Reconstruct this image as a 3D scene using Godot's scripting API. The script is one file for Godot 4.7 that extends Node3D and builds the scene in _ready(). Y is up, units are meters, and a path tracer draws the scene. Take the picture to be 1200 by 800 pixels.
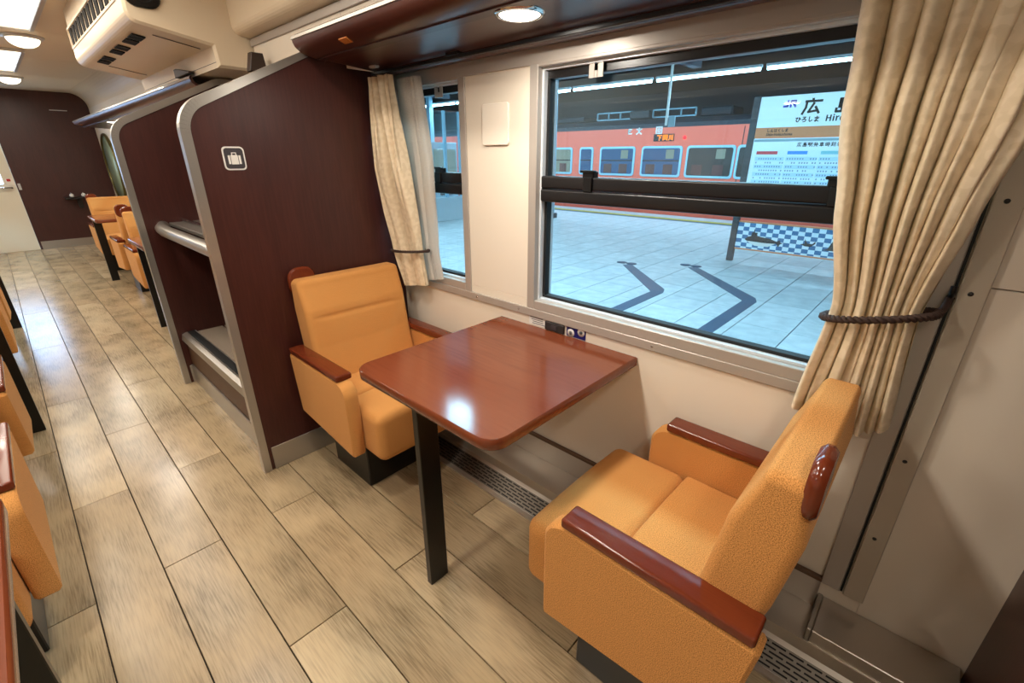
extends Node3D
# A dining coach of a train standing at a station platform. x: towards the window wall, -z: along the coach, y: up, metres.

var M := {}
var used := {}
var CAR_TOP := 2.24
var WALL := 1.333
var FAR_END := -10.27
var NEAR_END := 3.2

# ------------------------------------------------------------------ camera, light, exposure
func setup_view() -> void:
	var cam := Camera3D.new()
	cam.name = "camera"
	cam.position = Vector3(0, 1.35, 0)
	cam.rotation_degrees = Vector3(-22.14, -47.16, 0)
	cam.fov = 73.74
	cam.near = 0.03
	cam.far = 200.0
	add_child(cam)
	cam.current = true
	var env := Environment.new()
	env.background_mode = Environment.BG_COLOR
	env.background_color = Color(0.03, 0.045, 0.06)
	env.tonemap_mode = Environment.TONE_MAPPER_LINEAR
	env.tonemap_exposure = 1.0
	env.sdfgi_enabled = true
	env.ssao_enabled = true
	env.ssil_enabled = true
	var we := WorldEnvironment.new()
	we.name = "environment"
	we.environment = env
	add_child(we)

const WARM := Color(1.0, 0.96, 0.90)
const COOL := Color(0.66, 0.88, 1.0)
const PANEL_LIGHT := Color(1.0, 0.975, 0.935)
const E_PANEL := 0.58      # each fluorescent ceiling panel
const E_ROUND := 0.85      # each round ceiling lamp
const E_RACK := 0.55       # each downlight under the overhead rack
const E_TUBE := 7.0        # each station tube
const E_VEST := 4.0        # vestibule lamp behind the end door

func area_light(called, at: Vector3, size: Vector2, energy: float, color: Color, look: Vector3, parent = null) -> void:
	var l := AreaLight3D.new()
	l.name = called
	l.area_size = size
	l.area_normalize_energy = true
	l.light_energy = energy
	l.light_color = color
	l.shadow_enabled = true
	l.area_range = 30.0
	l.area_attenuation = 2.0
	(parent if parent else self).add_child(l, true)
	var up := Vector3.UP if absf(look.y) < 0.9 else Vector3(0, 0, -1)
	l.global_transform = Transform3D(Basis.looking_at(look, up), at)

# ------------------------------------------------------------------ textures and materials
func noise_tex(seed_value: int, freq: float, size: int, ramp: Array, octaves := 4, sx := 1.0, sy := 1.0) -> ImageTexture:
	# ramp: [position, Color] pairs in sRGB; sx, sy squeeze the noise to make grain
	var n := FastNoiseLite.new()
	n.seed = seed_value
	n.noise_type = FastNoiseLite.TYPE_SIMPLEX_SMOOTH
	n.frequency = freq
	n.fractal_octaves = octaves
	var src := n.get_seamless_image(size, size)
	src.convert(Image.FORMAT_L8)
	var g := Gradient.new()
	var offs := PackedFloat32Array()
	var cols := PackedColorArray()
	for r in ramp:
		offs.append(r[0])
		cols.append(r[1])
	g.offsets = offs
	g.colors = cols
	var im := Image.create(size, size, true, Image.FORMAT_RGB8)
	var data := src.get_data()
	var out := PackedByteArray()
	out.resize(size * size * 3)
	var lut := []
	for i in 256:
		lut.append(g.sample(i / 255.0))
	for y in size:
		for x in size:
			var c: Color = lut[data[(int(y * sy) % size) * size + (int(x * sx) % size)]]
			var k := (y * size + x) * 3
			out[k] = int(c.r * 255)
			out[k + 1] = int(c.g * 255)
			out[k + 2] = int(c.b * 255)
	im = Image.create_from_data(size, size, false, Image.FORMAT_RGB8, out)
	im.generate_mipmaps()
	return ImageTexture.create_from_image(im)

func grain_tex(seed_value: int, size: int, streak: int, ramp: Array, cloud_share := 0.45) -> ImageTexture:
	# streaks run along the texture's y, over broad soft clouds
	var n := FastNoiseLite.new()
	n.noise_type = FastNoiseLite.TYPE_SIMPLEX_SMOOTH
	n.seed = seed_value
	n.frequency = 0.012
	n.fractal_octaves = 5
	var a := n.get_seamless_image(size, size)
	a.convert(Image.FORMAT_L8)
	n.seed = seed_value + 1
	n.frequency = 0.004
	n.fractal_octaves = 3
	var b := n.get_seamless_image(size, size)
	b.convert(Image.FORMAT_L8)
	var g := Gradient.new()
	var offs := PackedFloat32Array()
	var cols := PackedColorArray()
	for r in ramp:
		offs.append(r[0])
		cols.append(r[1])
	g.offsets = offs
	g.colors = cols
	var lut := []
	for i in 256:
		lut.append(g.sample(i / 255.0))
	var da := a.get_data()
	var db := b.get_data()
	var out := PackedByteArray()
	out.resize(size * size * 3)
	for y in size:
		for x in size:
			var v := da[y * size + (x * streak) % size] * (1.0 - cloud_share) + db[y * size + x] * cloud_share
			var c: Color = lut[clampi(int(v), 0, 255)]
			var k := (y * size + x) * 3
			out[k] = int(c.r * 255)
			out[k + 1] = int(c.g * 255)
			out[k + 2] = int(c.b * 255)
	var im := Image.create_from_data(size, size, false, Image.FORMAT_RGB8, out)
	im.generate_mipmaps()
	return ImageTexture.create_from_image(im)

func mat(called: String, color: Color, rough := 0.6, metal := 0.0) -> StandardMaterial3D:
	var m := StandardMaterial3D.new()
	m.resource_name = called
	m.albedo_color = color
	m.roughness = rough
	m.metallic = metal
	M[called] = m
	return m

func tri(m: StandardMaterial3D, tex: Texture2D, scale: Vector3, world := true, offset := Vector3.ZERO) -> void:
	m.albedo_texture = tex
	m.uv1_triplanar = true
	m.uv1_world_triplanar = world
	m.uv1_scale = scale
	m.uv1_offset = offset

func glow(called: String, color: Color, energy: float) -> void:
	var m := mat(called, Color(0.9, 0.9, 0.9), 0.5)
	m.emission_enabled = true
	m.emission = color
	m.emission_energy_multiplier = energy

func make_materials() -> void:
	# plank floor: four tones of a greyed oak
	var grain := grain_tex(3, 1024, 12, [[0.0, Color(0.58, 0.55, 0.52)], [0.3, Color(0.81, 0.80, 0.78)], [0.5, Color(0.93, 0.92, 0.91)], [0.72, Color(1, 0.99, 0.97)], [1.0, Color(1, 1, 1)]], 0.5)
	var tones := [Color(0.745, 0.66, 0.53), Color(0.715, 0.63, 0.50), Color(0.77, 0.69, 0.56), Color(0.69, 0.61, 0.485)]
	for i in 4:
		var m := mat("plank_%d" % i, tones[i], 0.21)
		tri(m, grain, Vector3(1.1, 1.0, 0.6), true, Vector3(0.37 * i, 0.1 * i, 0.23 * i))
		m.metallic_specular = 0.5
	mat("floor_gap", Color(0.20, 0.16, 0.12), 0.8)
	# upholstery
	var weave := noise_tex(11, 0.22, 512, [[0.0, Color(0.45, 0.40, 0.34)], [0.35, Color(0.76, 0.73, 0.69)], [0.6, Color(0.96, 0.95, 0.93)], [1.0, Color(1, 1, 1)]], 3)
	var fab := mat("upholstery", Color(0.91, 0.655, 0.385), 0.95)
	tri(fab, weave, Vector3(3.4, 3.4, 3.4), false)
	fab.rim_enabled = true
	fab.rim = 0.4
	fab.rim_tint = 0.6
	fab.metallic_specular = 0.2
	# woods
	var wood := grain_tex(21, 512, 6, [[0.0, Color(0.80, 0.77, 0.75)], [0.45, Color(0.92, 0.90, 0.90)], [0.7, Color(1, 1, 1)], [1.0, Color(0.97, 0.95, 0.94)]], 0.4)
	var across := grain_tex(25, 512, 5, [[0.0, Color(0.84, 0.80, 0.78)], [0.5, Color(0.96, 0.95, 0.94)], [1.0, Color(1, 1, 1)]], 0.5)
	var dark := mat("dark_wood", Color(0.27, 0.125, 0.105), 0.36)
	tri(dark, wood, Vector3(2.2, 0.7, 2.2), true)
	var rackw := mat("rack_wood", Color(0.31, 0.165, 0.13), 0.30)
	tri(rackw, across, Vector3(1.5, 1.5, 0.5), true)
	var tab := mat("table_wood", Color(0.47, 0.235, 0.14), 0.15)
	tri(tab, across, Vector3(1.6, 2.0, 0.6), true)
	var arm := mat("arm_wood", Color(0.43, 0.185, 0.10), 0.16)
	tri(arm, across, Vector3(4.0, 4.0, 1.0), false)
	# painted and metal surfaces
	mat("wall_paint", Color(0.885, 0.84, 0.775), 0.55)
	mat("ceiling_paint", Color(0.86, 0.79, 0.68), 0.5)
	mat("ac_paint", Color(0.88, 0.81, 0.70), 0.4)
	mat("door_paint", Color(0.90, 0.86, 0.78), 0.5)
	mat("plate_paint", Color(0.93, 0.89, 0.83), 0.45)
	mat("aluminium", Color(0.78, 0.77, 0.76), 0.34, 0.45)
	mat("reveal_alu", Color(0.84, 0.86, 0.88), 0.35, 0.2)
	mat("steel", Color(0.70, 0.68, 0.65), 0.28, 0.75)
	mat("ledge_steel", Color(0.76, 0.73, 0.69), 0.30, 0.7)
	mat("grille_steel", Color(0.42, 0.39, 0.355), 0.35, 0.6)
	mat("post_paint", Color(0.72, 0.675, 0.605), 0.5)
	mat("frame_alu", Color(0.68, 0.645, 0.61), 0.40, 0.25)
	mat("chrome", Color(0.8, 0.8, 0.8), 0.12, 1.0)
	mat("black_metal", Color(0.035, 0.034, 0.036), 0.32)
	mat("sash_black", Color(0.10, 0.095, 0.10), 0.3, 0.2)
	mat("rubber", Color(0.03, 0.035, 0.04), 0.7)
	mat("dark_slot", Color(0.02, 0.02, 0.02), 0.9)
	mat("bracket_brown", Color(0.20, 0.13, 0.09), 0.5)
	mat("kick_brown", Color(0.36, 0.255, 0.18), 0.5)
	var mt := mat("grey_mat", Color(0.68, 0.63, 0.58), 0.95)
	tri(mt, weave, Vector3(5, 5, 5), true)
	# curtains
	var damask := noise_tex(41, 0.03, 512, [[0.0, Color(0.94, 0.93, 0.90)], [0.46, Color(0.96, 0.95, 0.93)], [0.54, Color(1, 1, 1)], [1.0, Color(1, 1, 1)]], 1)
	var cu := mat("curtain_cloth", Color(0.90, 0.83, 0.715), 0.75)
	tri(cu, damask, Vector3(2.5, 2.5, 2.5), true)
	cu.backlight_enabled = true
	cu.backlight = Color(0.22, 0.19, 0.14)
	cu.cull_mode = BaseMaterial3D.CULL_DISABLED
	var lace := mat("lace", Color(0.87, 0.86, 0.84), 0.85)
	tri(lace, weave, Vector3(3, 3, 3), true)
	lace.backlight_enabled = true
	lace.backlight = Color(0.5, 0.5, 0.5)
	lace.cull_mode = BaseMaterial3D.CULL_DISABLED
	mat("rope_brown", Color(0.21, 0.13, 0.095), 0.7)
	# glass
	var gl := mat("window_glass", Color(0.80, 0.92, 0.97, 0.06), 0.02)
	gl.transparency = BaseMaterial3D.TRANSPARENCY_ALPHA
	gl.cull_mode = BaseMaterial3D.CULL_DISABLED
	mat("mirror_green", Color(0.60, 0.66, 0.55), 0.25, 0.1)
	mat("brass", Color(0.40, 0.36, 0.20), 0.3, 0.8)
	# prints
	mat("white_print", Color(0.90, 0.89, 0.87), 0.5)
	mat("icon_grey", Color(0.22, 0.20, 0.22), 0.5)
	mat("sticker_blue", Color(0.06, 0.07, 0.36), 0.4)
	mat("socket_black", Color(0.15, 0.14, 0.14), 0.45)
	mat("tag_orange", Color(0.72, 0.42, 0.16), 0.6)
	mat("red_mark", Color(0.75, 0.12, 0.08), 0.5)
	mat("ink", Color(0.05, 0.06, 0.08), 0.6)
	mat("ink_grey", Color(0.35, 0.36, 0.38), 0.6)
	mat("logo_blue", Color(0.04, 0.22, 0.75), 0.5)
	# lamps
	glow("panel_glow", Color(1.0, 0.93, 0.82), 3.0)
	glow("lamp_glow", Color(1.0, 0.93, 0.80), 3.5)
	glow("downlight_glow", Color(1.0, 0.97, 0.92), 6.0)
	glow("tube_glow", Color(0.62, 0.90, 1.0), 32.0)
	glow("led_amber", Color(1.0, 0.55, 0.06), 1.3)
	glow("led_red", Color(1.0, 0.08, 0.15), 3.0)
	glow("vestibule_glow", Color(0.70, 0.85, 1.0), 3.0)
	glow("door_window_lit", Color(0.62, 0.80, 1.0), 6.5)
	glow("coach_lit", Color(0.06, 0.28, 0.55), 0.6)
	glow("coach_lit_pale", Color(0.55, 0.65, 0.55), 0.6)
	glow("sign_lit", Color(0.70, 0.88, 1.0), 0.35)
	M["sign_lit"].albedo_color = Color(0.78, 0.84, 0.88)
	M["led_amber"].albedo_color = Color(0.2, 0.1, 0.02)
	M["led_red"].albedo_color = Color(0.2, 0.02, 0.03)
	for k in ["coach_lit", "coach_lit_pale"]:
		M[k].albedo_color = Color(0.12, 0.22, 0.28)
		M[k].roughness = 0.15
	# station
	var stone := noise_tex(51, 0.02, 256, [[0.0, Color(0.86, 0.87, 0.88)], [1.0, Color(1, 1, 1)]], 4)
	for i in 3:
		var m := mat("paving_%d" % i, [Color(0.77, 0.785, 0.79), Color(0.745, 0.765, 0.77), Color(0.795, 0.81, 0.815)][i], 0.45)
		tri(m, stone, Vector3(1.2, 1.2, 1.2), true)
	mat("joint_dark", Color(0.30, 0.36, 0.42), 0.9)
	mat("marking_navy", Color(0.13, 0.25, 0.36), 0.6)
	mat("marking_pale", Color(0.55, 0.66, 0.70), 0.6)
	mat("marking_yellow", Color(0.75, 0.66, 0.25), 0.7)
	mat("canopy_grey", Color(0.70, 0.73, 0.75), 0.8)
	mat("canopy_dark", Color(0.36, 0.40, 0.45), 0.8)
	mat("station_wall", Color(0.38, 0.43, 0.50), 0.8)
	mat("post_grey", Color(0.23, 0.22, 0.24), 0.6)
	mat("coach_red", Color(0.92, 0.38, 0.29), 0.45)
	mat("coach_roof", Color(0.10, 0.14, 0.19), 0.7)
	mat("coach_frame", Color(0.55, 0.72, 0.78), 0.4)
	mat("pale_blue_metal", Color(0.55, 0.70, 0.78), 0.5)
	mat("coach_dark", Color(0.12, 0.13, 0.15), 0.2)
	mat("coach_seat", Color(0.30, 0.16, 0.16), 0.8)
	mat("sign_brown", Color(0.88, 0.53, 0.34), 0.6)
	mat("sub_dark", Color(0.10, 0.12, 0.14), 0.7)

# ------------------------------------------------------------------ mesh helpers
func new_st() -> SurfaceTool:
	var st := SurfaceTool.new()
	st.begin(Mesh.PRIMITIVE_TRIANGLES)
	st.set_smooth_group(-1)
	return st

func quad(st: SurfaceTool, a: Vector3, b: Vector3, c: Vector3, d: Vector3) -> void:
	# corners clockwise as seen from the front
	for p in [a, b, c, a, c, d]:
		st.add_vertex(p)

func face(st: SurfaceTool, pts: Array, out: Vector3) -> void:
	# a convex polygon turned so that its front looks along out
	var n: Vector3 = (pts[1] - pts[0]).cross(pts[2] - pts[0])
	var p := pts.duplicate()
	if n.dot(out) > 0.0:
		p.reverse()
	for i in range(1, p.size() - 1):
		st.add_vertex(p[0])
		st.add_vertex(p[i])
		st.add_vertex(p[i + 1])

func add_box(st: SurfaceTool, c: Vector3, s: Vector3, b := 0.003, bas := Basis.IDENTITY) -> void:
	var h := s / 2.0
	b = minf(b, minf(h.x, minf(h.y, h.z)) * 0.9)
	var axes := [Vector3(1, 0, 0), Vector3(0, 1, 0), Vector3(0, 0, 1)]
	for i in 3:
		var j := (i + 1) % 3
		var k := (i + 2) % 3
		for si in [-1.0, 1.0]:
			var o: Vector3 = axes[i] * si
			var q := []
			for w in [[-1, -1], [1, -1], [1, 1], [-1, 1]]:
				q.append(c + bas * (o * h[i] + axes[j] * (w[0] * (h[j] - b)) + axes[k] * (w[1] * (h[k] - b))))
			face(st, q, bas * o)
			if b > 0.0:
				for sj in [-1.0, 1.0]:
					var e: Vector3 = axes[j] * sj
					var q2 := []
					for w in [[0, -1], [1, -1], [1, 1], [0, 1]]:
						var p: Vector3 = axes[k] * (w[1] * (h[k] - b))
						if w[0] == 0:
							p += o * h[i] + e * (h[j] - b)
						else:
							p += o * (h[i] - b) + e * h[j]
						q2.append(c + bas * p)
					face(st, q2, bas * (o + e))
	if b > 0.0:
		for sx in [-1.0, 1.0]:
			for sy in [-1.0, 1.0]:
				for sz in [-1.0, 1.0]:
					var s3 := Vector3(sx, sy, sz)
					var t := []
					for i in 3:
						var p := (h - Vector3.ONE * b) * s3
						p[i] = h[i] * s3[i]
						t.append(c + bas * p)
					face(st, t, bas * s3)

func add_prism(st: SurfaceTool, poly: Array, depth: float, xf: Transform3D, bev := 0.0, smooth := false) -> void:
	# poly in local xy, extruded along local z from -depth/2 to depth/2
	var pts := PackedVector2Array(poly)
	if Geometry2D.is_polygon_clockwise(pts):
		pts.reverse()
	var n := pts.size()
	var inner := PackedVector2Array()
	for i in n:
		var p := pts[i]
		var d1 := (p - pts[(i - 1 + n) % n]).normalized()
		var d2 := (pts[(i + 1) % n] - p).normalized()
		var n1 := Vector2(-d1.y, d1.x)
		var n2 := Vector2(-d2.y, d2.x)
		var mit := n1 + n2
		inner.append(p + mit * (bev / maxf(0.3, 1.0 + n1.dot(n2))))
	var hz := depth / 2.0
	var tris := Geometry2D.triangulate_polygon(inner if bev > 0.0 else pts)
	var cap := inner if bev > 0.0 else pts
	for s in [-1.0, 1.0]:
		st.set_smooth_group(-1)
		for i in range(0, tris.size(), 3):
			var t := [xf * Vector3(cap[tris[i]].x, cap[tris[i]].y, s * hz), xf * Vector3(cap[tris[i + 1]].x, cap[tris[i + 1]].y, s * hz), xf * Vector3(cap[tris[i + 2]].x, cap[tris[i + 2]].y, s * hz)]
			face(st, t, xf.basis * Vector3(0, 0, s))
	# neighbouring sides share a smooth group unless the corner between them is sharp
	var group := 10
	for i in n:
		var a := pts[i]
		var b := pts[(i + 1) % n]
		if smooth:
			if (a - pts[(i - 1 + n) % n]).normalized().dot((b - a).normalized()) < 0.82:
				group += 1
			st.set_smooth_group(group)
		var ia := cap[i]
		var ib := cap[(i + 1) % n]
		var dir := (b - a).normalized()
		var outv := xf.basis * Vector3(dir.y, -dir.x, 0)
		var z1 := hz - bev
		face(st, [xf * Vector3(a.x, a.y, -z1), xf * Vector3(b.x, b.y, -z1), xf * Vector3(b.x, b.y, z1), xf * Vector3(a.x, a.y, z1)], outv)
		if bev > 0.0:
			for s in [-1.0, 1.0]:
				face(st, [xf * Vector3(a.x, a.y, s * z1), xf * Vector3(b.x, b.y, s * z1), xf * Vector3(ib.x, ib.y, s * hz), xf * Vector3(ia.x, ia.y, s * hz)], outv + xf.basis * Vector3(0, 0, s))
	st.set_smooth_group(-1)

# profile planes: prism local (x, y, z) -> world
func in_zy(at_x: float) -> Transform3D:      # poly given as (z, y), extruded along x
	return Transform3D(Basis(Vector3(0, 0, 1), Vector3(0, 1, 0), Vector3(1, 0, 0)), Vector3(at_x, 0, 0))
func in_xy(at_z: float) -> Transform3D:      # poly given as (x, y), extruded along z
	return Transform3D(Basis.IDENTITY, Vector3(0, 0, at_z))
func in_xz(at_y: float) -> Transform3D:      # poly given as (x, z), extruded along y
	return Transform3D(Basis(Vector3(1, 0, 0), Vector3(0, 0, 1), Vector3(0, 1, 0)), Vector3(0, at_y, 0))

func add_tube(st: SurfaceTool, pts: Array, r: float, seg := 10, closed := false, flat := 1.0) -> void:
	var rings := []
	var n := pts.size()
	var ref := Vector3(0, 1, 0)
	for i in n:
		var d: Vector3
		if closed:
			d = pts[(i + 1) % n] - pts[(i - 1 + n) % n]
		else:
			d = pts[mini(i + 1, n - 1)] - pts[maxi(i - 1, 0)]
		d = d.normalized()
		if absf(d.dot(ref)) > 0.95:
			ref = Vector3(1, 0, 0) if absf(d.x) < 0.9 else Vector3(0, 0, 1)
		var u := (ref - d * d.dot(ref)).normalized()
		ref = u
		var v := d.cross(u)
		var ring := []
		for k in seg:
			var a := TAU * k / seg
			ring.append(pts[i] + (u * cos(a) + v * sin(a) * flat) * r)
		rings.append(ring)
	st.set_smooth_group(2)
	for i in (n if closed else n - 1):
		var c0: Vector3 = pts[i]
		for k in seg:
			var k2 := (k + 1) % seg
			var j := (i + 1) % n
			face(st, [rings[i][k], rings[i][k2], rings[j][k2], rings[j][k]], (rings[i][k] + rings[i][k2]) / 2.0 - c0)
	st.set_smooth_group(-1)
	if not closed:
		face(st, rings[0], pts[0] - pts[1])
		face(st, rings[n - 1], pts[n - 1] - pts[n - 2])

func add_lathe(st: SurfaceTool, prof: Array, xf: Transform3D, seg := 24) -> void:
	# prof: (radius, height) from one end to the other, turned round local y
	st.set_smooth_group(3)
	for i in prof.size() - 1:
		var a: Vector2 = prof[i]
		var b: Vector2 = prof[i + 1]
		var d := b - a
		for k in seg:
			var a0 := TAU * k / seg
			var a1 := TAU * (k + 1) / seg
			var m := (a0 + a1) / 2.0
			var o := xf.basis * Vector3(cos(m) * d.y, -d.x, sin(m) * d.y)
			if d.length() < 1e-6:
				continue
			var q := [xf * Vector3(cos(a0) * a.x, a.y, sin(a0) * a.x), xf * Vector3(cos(a1) * a.x, a.y, sin(a1) * a.x), xf * Vector3(cos(a1) * b.x, b.y, sin(a1) * b.x), xf * Vector3(cos(a0) * b.x, b.y, sin(a0) * b.x)]
			if a.x < 1e-5:
				q = [q[0], q[2], q[3]]
			elif b.x < 1e-5:
				q = [q[0], q[1], q[2]]
			face(st, q, o)
	st.set_smooth_group(-1)

func axis_ticks(h: float, r: float, seg: int, mid: int) -> Array:
	var t := []
	for i in range(seg, 0, -1):
		t.append(-(h - r) - r * tan(PI / 4 * i / seg))
	for i in mid + 1:
		t.append(lerpf(-(h - r), h - r, float(i) / mid))
	for i in range(1, seg + 1):
		t.append((h - r) + r * tan(PI / 4 * i / seg))
	return t

func add_rbox(st: SurfaceTool, c: Vector3, s: Vector3, r: float, seg := 4, mid := Vector3i(1, 1, 1), bend = null) -> void:
	# a box with round edges, smooth shaded; bend(Vector3) -> Vector3 may reshape it
	var h := s / 2.0
	var inner := h - Vector3.ONE * r
	var ticks := [axis_ticks(h.x, r, seg, mid.x), axis_ticks(h.y, r, seg, mid.y), axis_ticks(h.z, r, seg, mid.z)]
	st.set_smooth_group(4)
	for i in 3:
		var j := (i + 1) % 3
		var k := (i + 2) % 3
		for si in [-1.0, 1.0]:
			var grid := []
			for tj in ticks[j]:
				var row := []
				for tk in ticks[k]:
					var p := Vector3.ZERO
					p[i] = h[i] * si
					p[j] = tj
					p[k] = tk
					var core := p.clamp(-inner, inner)
					var q := core + (p - core).normalized() * r
					row.append(c + q if bend == null else bend.call(c + q))
				grid.append(row)
			var o := Vector3.ZERO
			o[i] = si
			for a in grid.size() - 1:
				for b in grid[a].size() - 1:
					var q4 := [grid[a][b], grid[a + 1][b], grid[a + 1][b + 1], grid[a][b + 1]]
					if (si > 0):
						q4.reverse()
					quad(st, q4[0], q4[1], q4[2], q4[3])
	st.set_smooth_group(-1)

func rounded(x0: float, y0: float, x1: float, y1: float, r: float, seg := 5, corners := [true, true, true, true]) -> Array:
	# rounded rectangle, counter-clockwise from the lower left corner
	var out := []
	var cs := [[x0, y0, 1, 1, PI], [x1, y0, -1, 1, 1.5 * PI], [x1, y1, -1, -1, 0.0], [x0, y1, 1, -1, 0.5 * PI]]
	for n in 4:
		var c: Array = cs[n]
		if not corners[n]:
			out.append(Vector2(c[0], c[1]))
			continue
		for i in seg + 1:
			var a: float = c[4] + PI / 2 * i / seg
			out.append(Vector2(c[0] + c[2] * r + cos(a) * r, c[1] + c[3] * r + sin(a) * r))
	return out

func arc(cx: float, cy: float, r: float, a0: float, a1: float, seg: int) -> Array:
	var out := []
	for i in seg + 1:
		var a := deg_to_rad(lerpf(a0, a1, float(i) / seg))
		out.append(Vector2(cx + cos(a) * r, cy + sin(a) * r))
	return out

# ------------------------------------------------------------------ scene helpers
func numbered(called: String) -> String:
	used[called] = used.get(called, -1) + 1
	return called if used[called] == 0 else "%s_%03d" % [called, used[called]]

func thing(called: String, label: String, category: String, at := Vector3.ZERO, turn := 0.0, group := "") -> Node3D:
	var o := Node3D.new()
	o.name = numbered(called)
	add_child(o)
	o.position = at
	o.rotation.y = turn
	meta(o, label, category, group)
	return o

func meta(o: Node, label: String, category: String, group := "") -> void:
	o.set_meta("label", label)
	o.set_meta("category", category)
	if group != "":
		o.set_meta("group", group)

func structure(called: String, label: String, category: String) -> Node3D:
	var o := thing(called, label, category)
	o.set_meta("kind", "structure")
	return o

func part(called: String, st, material, parent: Node, label := "") -> MeshInstance3D:
	var o := MeshInstance3D.new()
	if st is SurfaceTool:
		st.generate_normals()
		o.mesh = st.commit()
	else:
		o.mesh = st
	o.material_override = M[material] if material is String else material
	o.cast_shadow = GeometryInstance3D.SHADOW_CASTING_SETTING_ON
	if parent == self:
		o.name = numbered(called)
		add_child(o)
	else:
		o.name = called
		parent.add_child(o, true)
	if label != "":
		o.set_meta("label", label)
	return o

func box(called: String, c: Vector3, s: Vector3, material, parent: Node, b := 0.003, label := "") -> MeshInstance3D:
	var st := new_st()
	add_box(st, c, s, b)
	return part(called, st, material, parent, label)

func mesh_of(st: SurfaceTool) -> ArrayMesh:
	st.generate_normals()
	return st.commit()

func copy_thing(o: Node3D, label := "") -> Node3D:
	var c: Node3D = o.duplicate()
	var plain: String = o.name
	var re := RegEx.create_from_string("_[0-9]{3}$")
	c.name = numbered(re.sub(plain, ""))
	add_child(c)
	if label != "":
		c.set_meta("label", label)
	return c

func add_strokes(st: SurfaceTool, lines: Array, xf: Transform3D, size: Vector2, w: float, t := 0.002) -> void:
	# brush strokes in a unit square, drawn as flat bars on the local xy plane
	for l in lines:
		for i in range(0, l.size() - 2, 2):
			var a := Vector2(l[i], l[i + 1]) * size
			var b := Vector2(l[i + 2], l[i + 3]) * size
			var d := b - a
			var n := d.length()
			if n < 1e-6:
				continue
			d /= n
			var bas := Basis(Vector3(d.x, d.y, 0), Vector3(-d.y, d.x, 0), Vector3(0, 0, 1))
			var m := (a + b) / 2.0
			add_box(st, xf * Vector3(m.x, m.y, t / 2), Vector3(n + w * 0.7, w, t), 0.0, xf.basis * bas)

func add_text(called: String, text: String, height: float, material, parent: Node, xf: Transform3D, bold := true) -> MeshInstance3D:
	var f := SystemFont.new()
	f.font_names = PackedStringArray(["Droid Sans"])
	f.font_weight = 700 if bold else 400
	var t := TextMesh.new()
	t.text = text
	t.font = f
	t.font_size = 32
	t.pixel_size = height / 24.0
	t.depth = 0.002
	t.horizontal_alignment = HORIZONTAL_ALIGNMENT_LEFT
	var o := MeshInstance3D.new()
	o.mesh = t
	o.material_override = M[material]
	o.name = called
	parent.add_child(o, true)
	o.transform = xf
	return o

# ------------------------------------------------------------------ the coach shell
const PLANK_X0 := -0.149
const PLANK_W := 0.1835
const PLANK_L := 1.22

func build_floor() -> void:
	var f := structure("floor", "greyed oak plank floor of the dining coach", "floor")
	box("subfloor", Vector3(0, -0.062, (FAR_END + NEAR_END) / 2), Vector3(2 * WALL + 0.2, 0.1, NEAR_END - FAR_END), "floor_gap", f, 0.0)
	var shared := {}
	var count := 0
	for k in range(-7, 8):
		var x0 := maxf(PLANK_X0 + PLANK_W * k, -WALL)
		var x1 := minf(PLANK_X0 + PLANK_W * (k + 1), WALL)
		var off := -1.105 if (k + 100) % 2 == 0 else -1.71
		for j in range(-9, 9):
			var z1 := minf(off + PLANK_L * (j + 1), NEAR_END)
			var z0 := maxf(off + PLANK_L * j, FAR_END)
			if z1 - z0 < 0.03:
				continue
			var s := Vector3(x1 - x0 - 0.0035, 0.012, z1 - z0 - 0.0035)
			var key := "%.3f_%.3f" % [s.x, s.z]
			if not shared.has(key):
				var st := new_st()
				add_box(st, Vector3.ZERO, s, 0.001)
				shared[key] = mesh_of(st)
			var o := part("plank", shared[key], "plank_%d" % ((k * 7 + j * 5 + 100 + (k * j * 3)) % 4 if (k * 7 + j * 5 + 100 + k * j * 3) >= 0 else 0), f)
			o.position = Vector3((x0 + x1) / 2, -0.006, (z0 + z1) / 2)
			count += 1

func build_ceiling() -> void:
	var c := structure("ceiling", "cream painted coach ceiling with rounded edges", "ceiling")
	var z := NEAR_END
	while z > FAR_END + 0.01:
		var z2 := maxf(z - 1.45, FAR_END)
		box("ceiling_panel", Vector3(0, CAR_TOP + 0.03, (z + z2) / 2), Vector3(2.266, 0.06, z - z2 - 0.003), "ceiling_paint", c, 0.002)
		z = z2
	for s in [-1.0, 1.0]:
		var poly := []
		for p in arc(1.133, CAR_TOP - 0.2, 0.2, 90, 0, 10):
			poly.append(Vector2(p.x * s, p.y))
		poly.append(Vector2(1.433 * s, CAR_TOP - 0.2))
		poly.append(Vector2(1.433 * s, CAR_TOP + 0.06))
		poly.append(Vector2(1.133 * s, CAR_TOP + 0.06))
		var st := new_st()
		add_prism(st, poly, NEAR_END - FAR_END, in_xy((NEAR_END + FAR_END) / 2), 0.0, false)
		part("cove", st, "ceiling_paint", c)
	box("roof_slab", Vector3(0, CAR_TOP + 0.09, (FAR_END + NEAR_END) / 2), Vector3(2.9, 0.05, NEAR_END - FAR_END + 0.2), "canopy_dark", c, 0.0)

const WIN_LO := 0.82
const WIN_HI := 1.625

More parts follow.
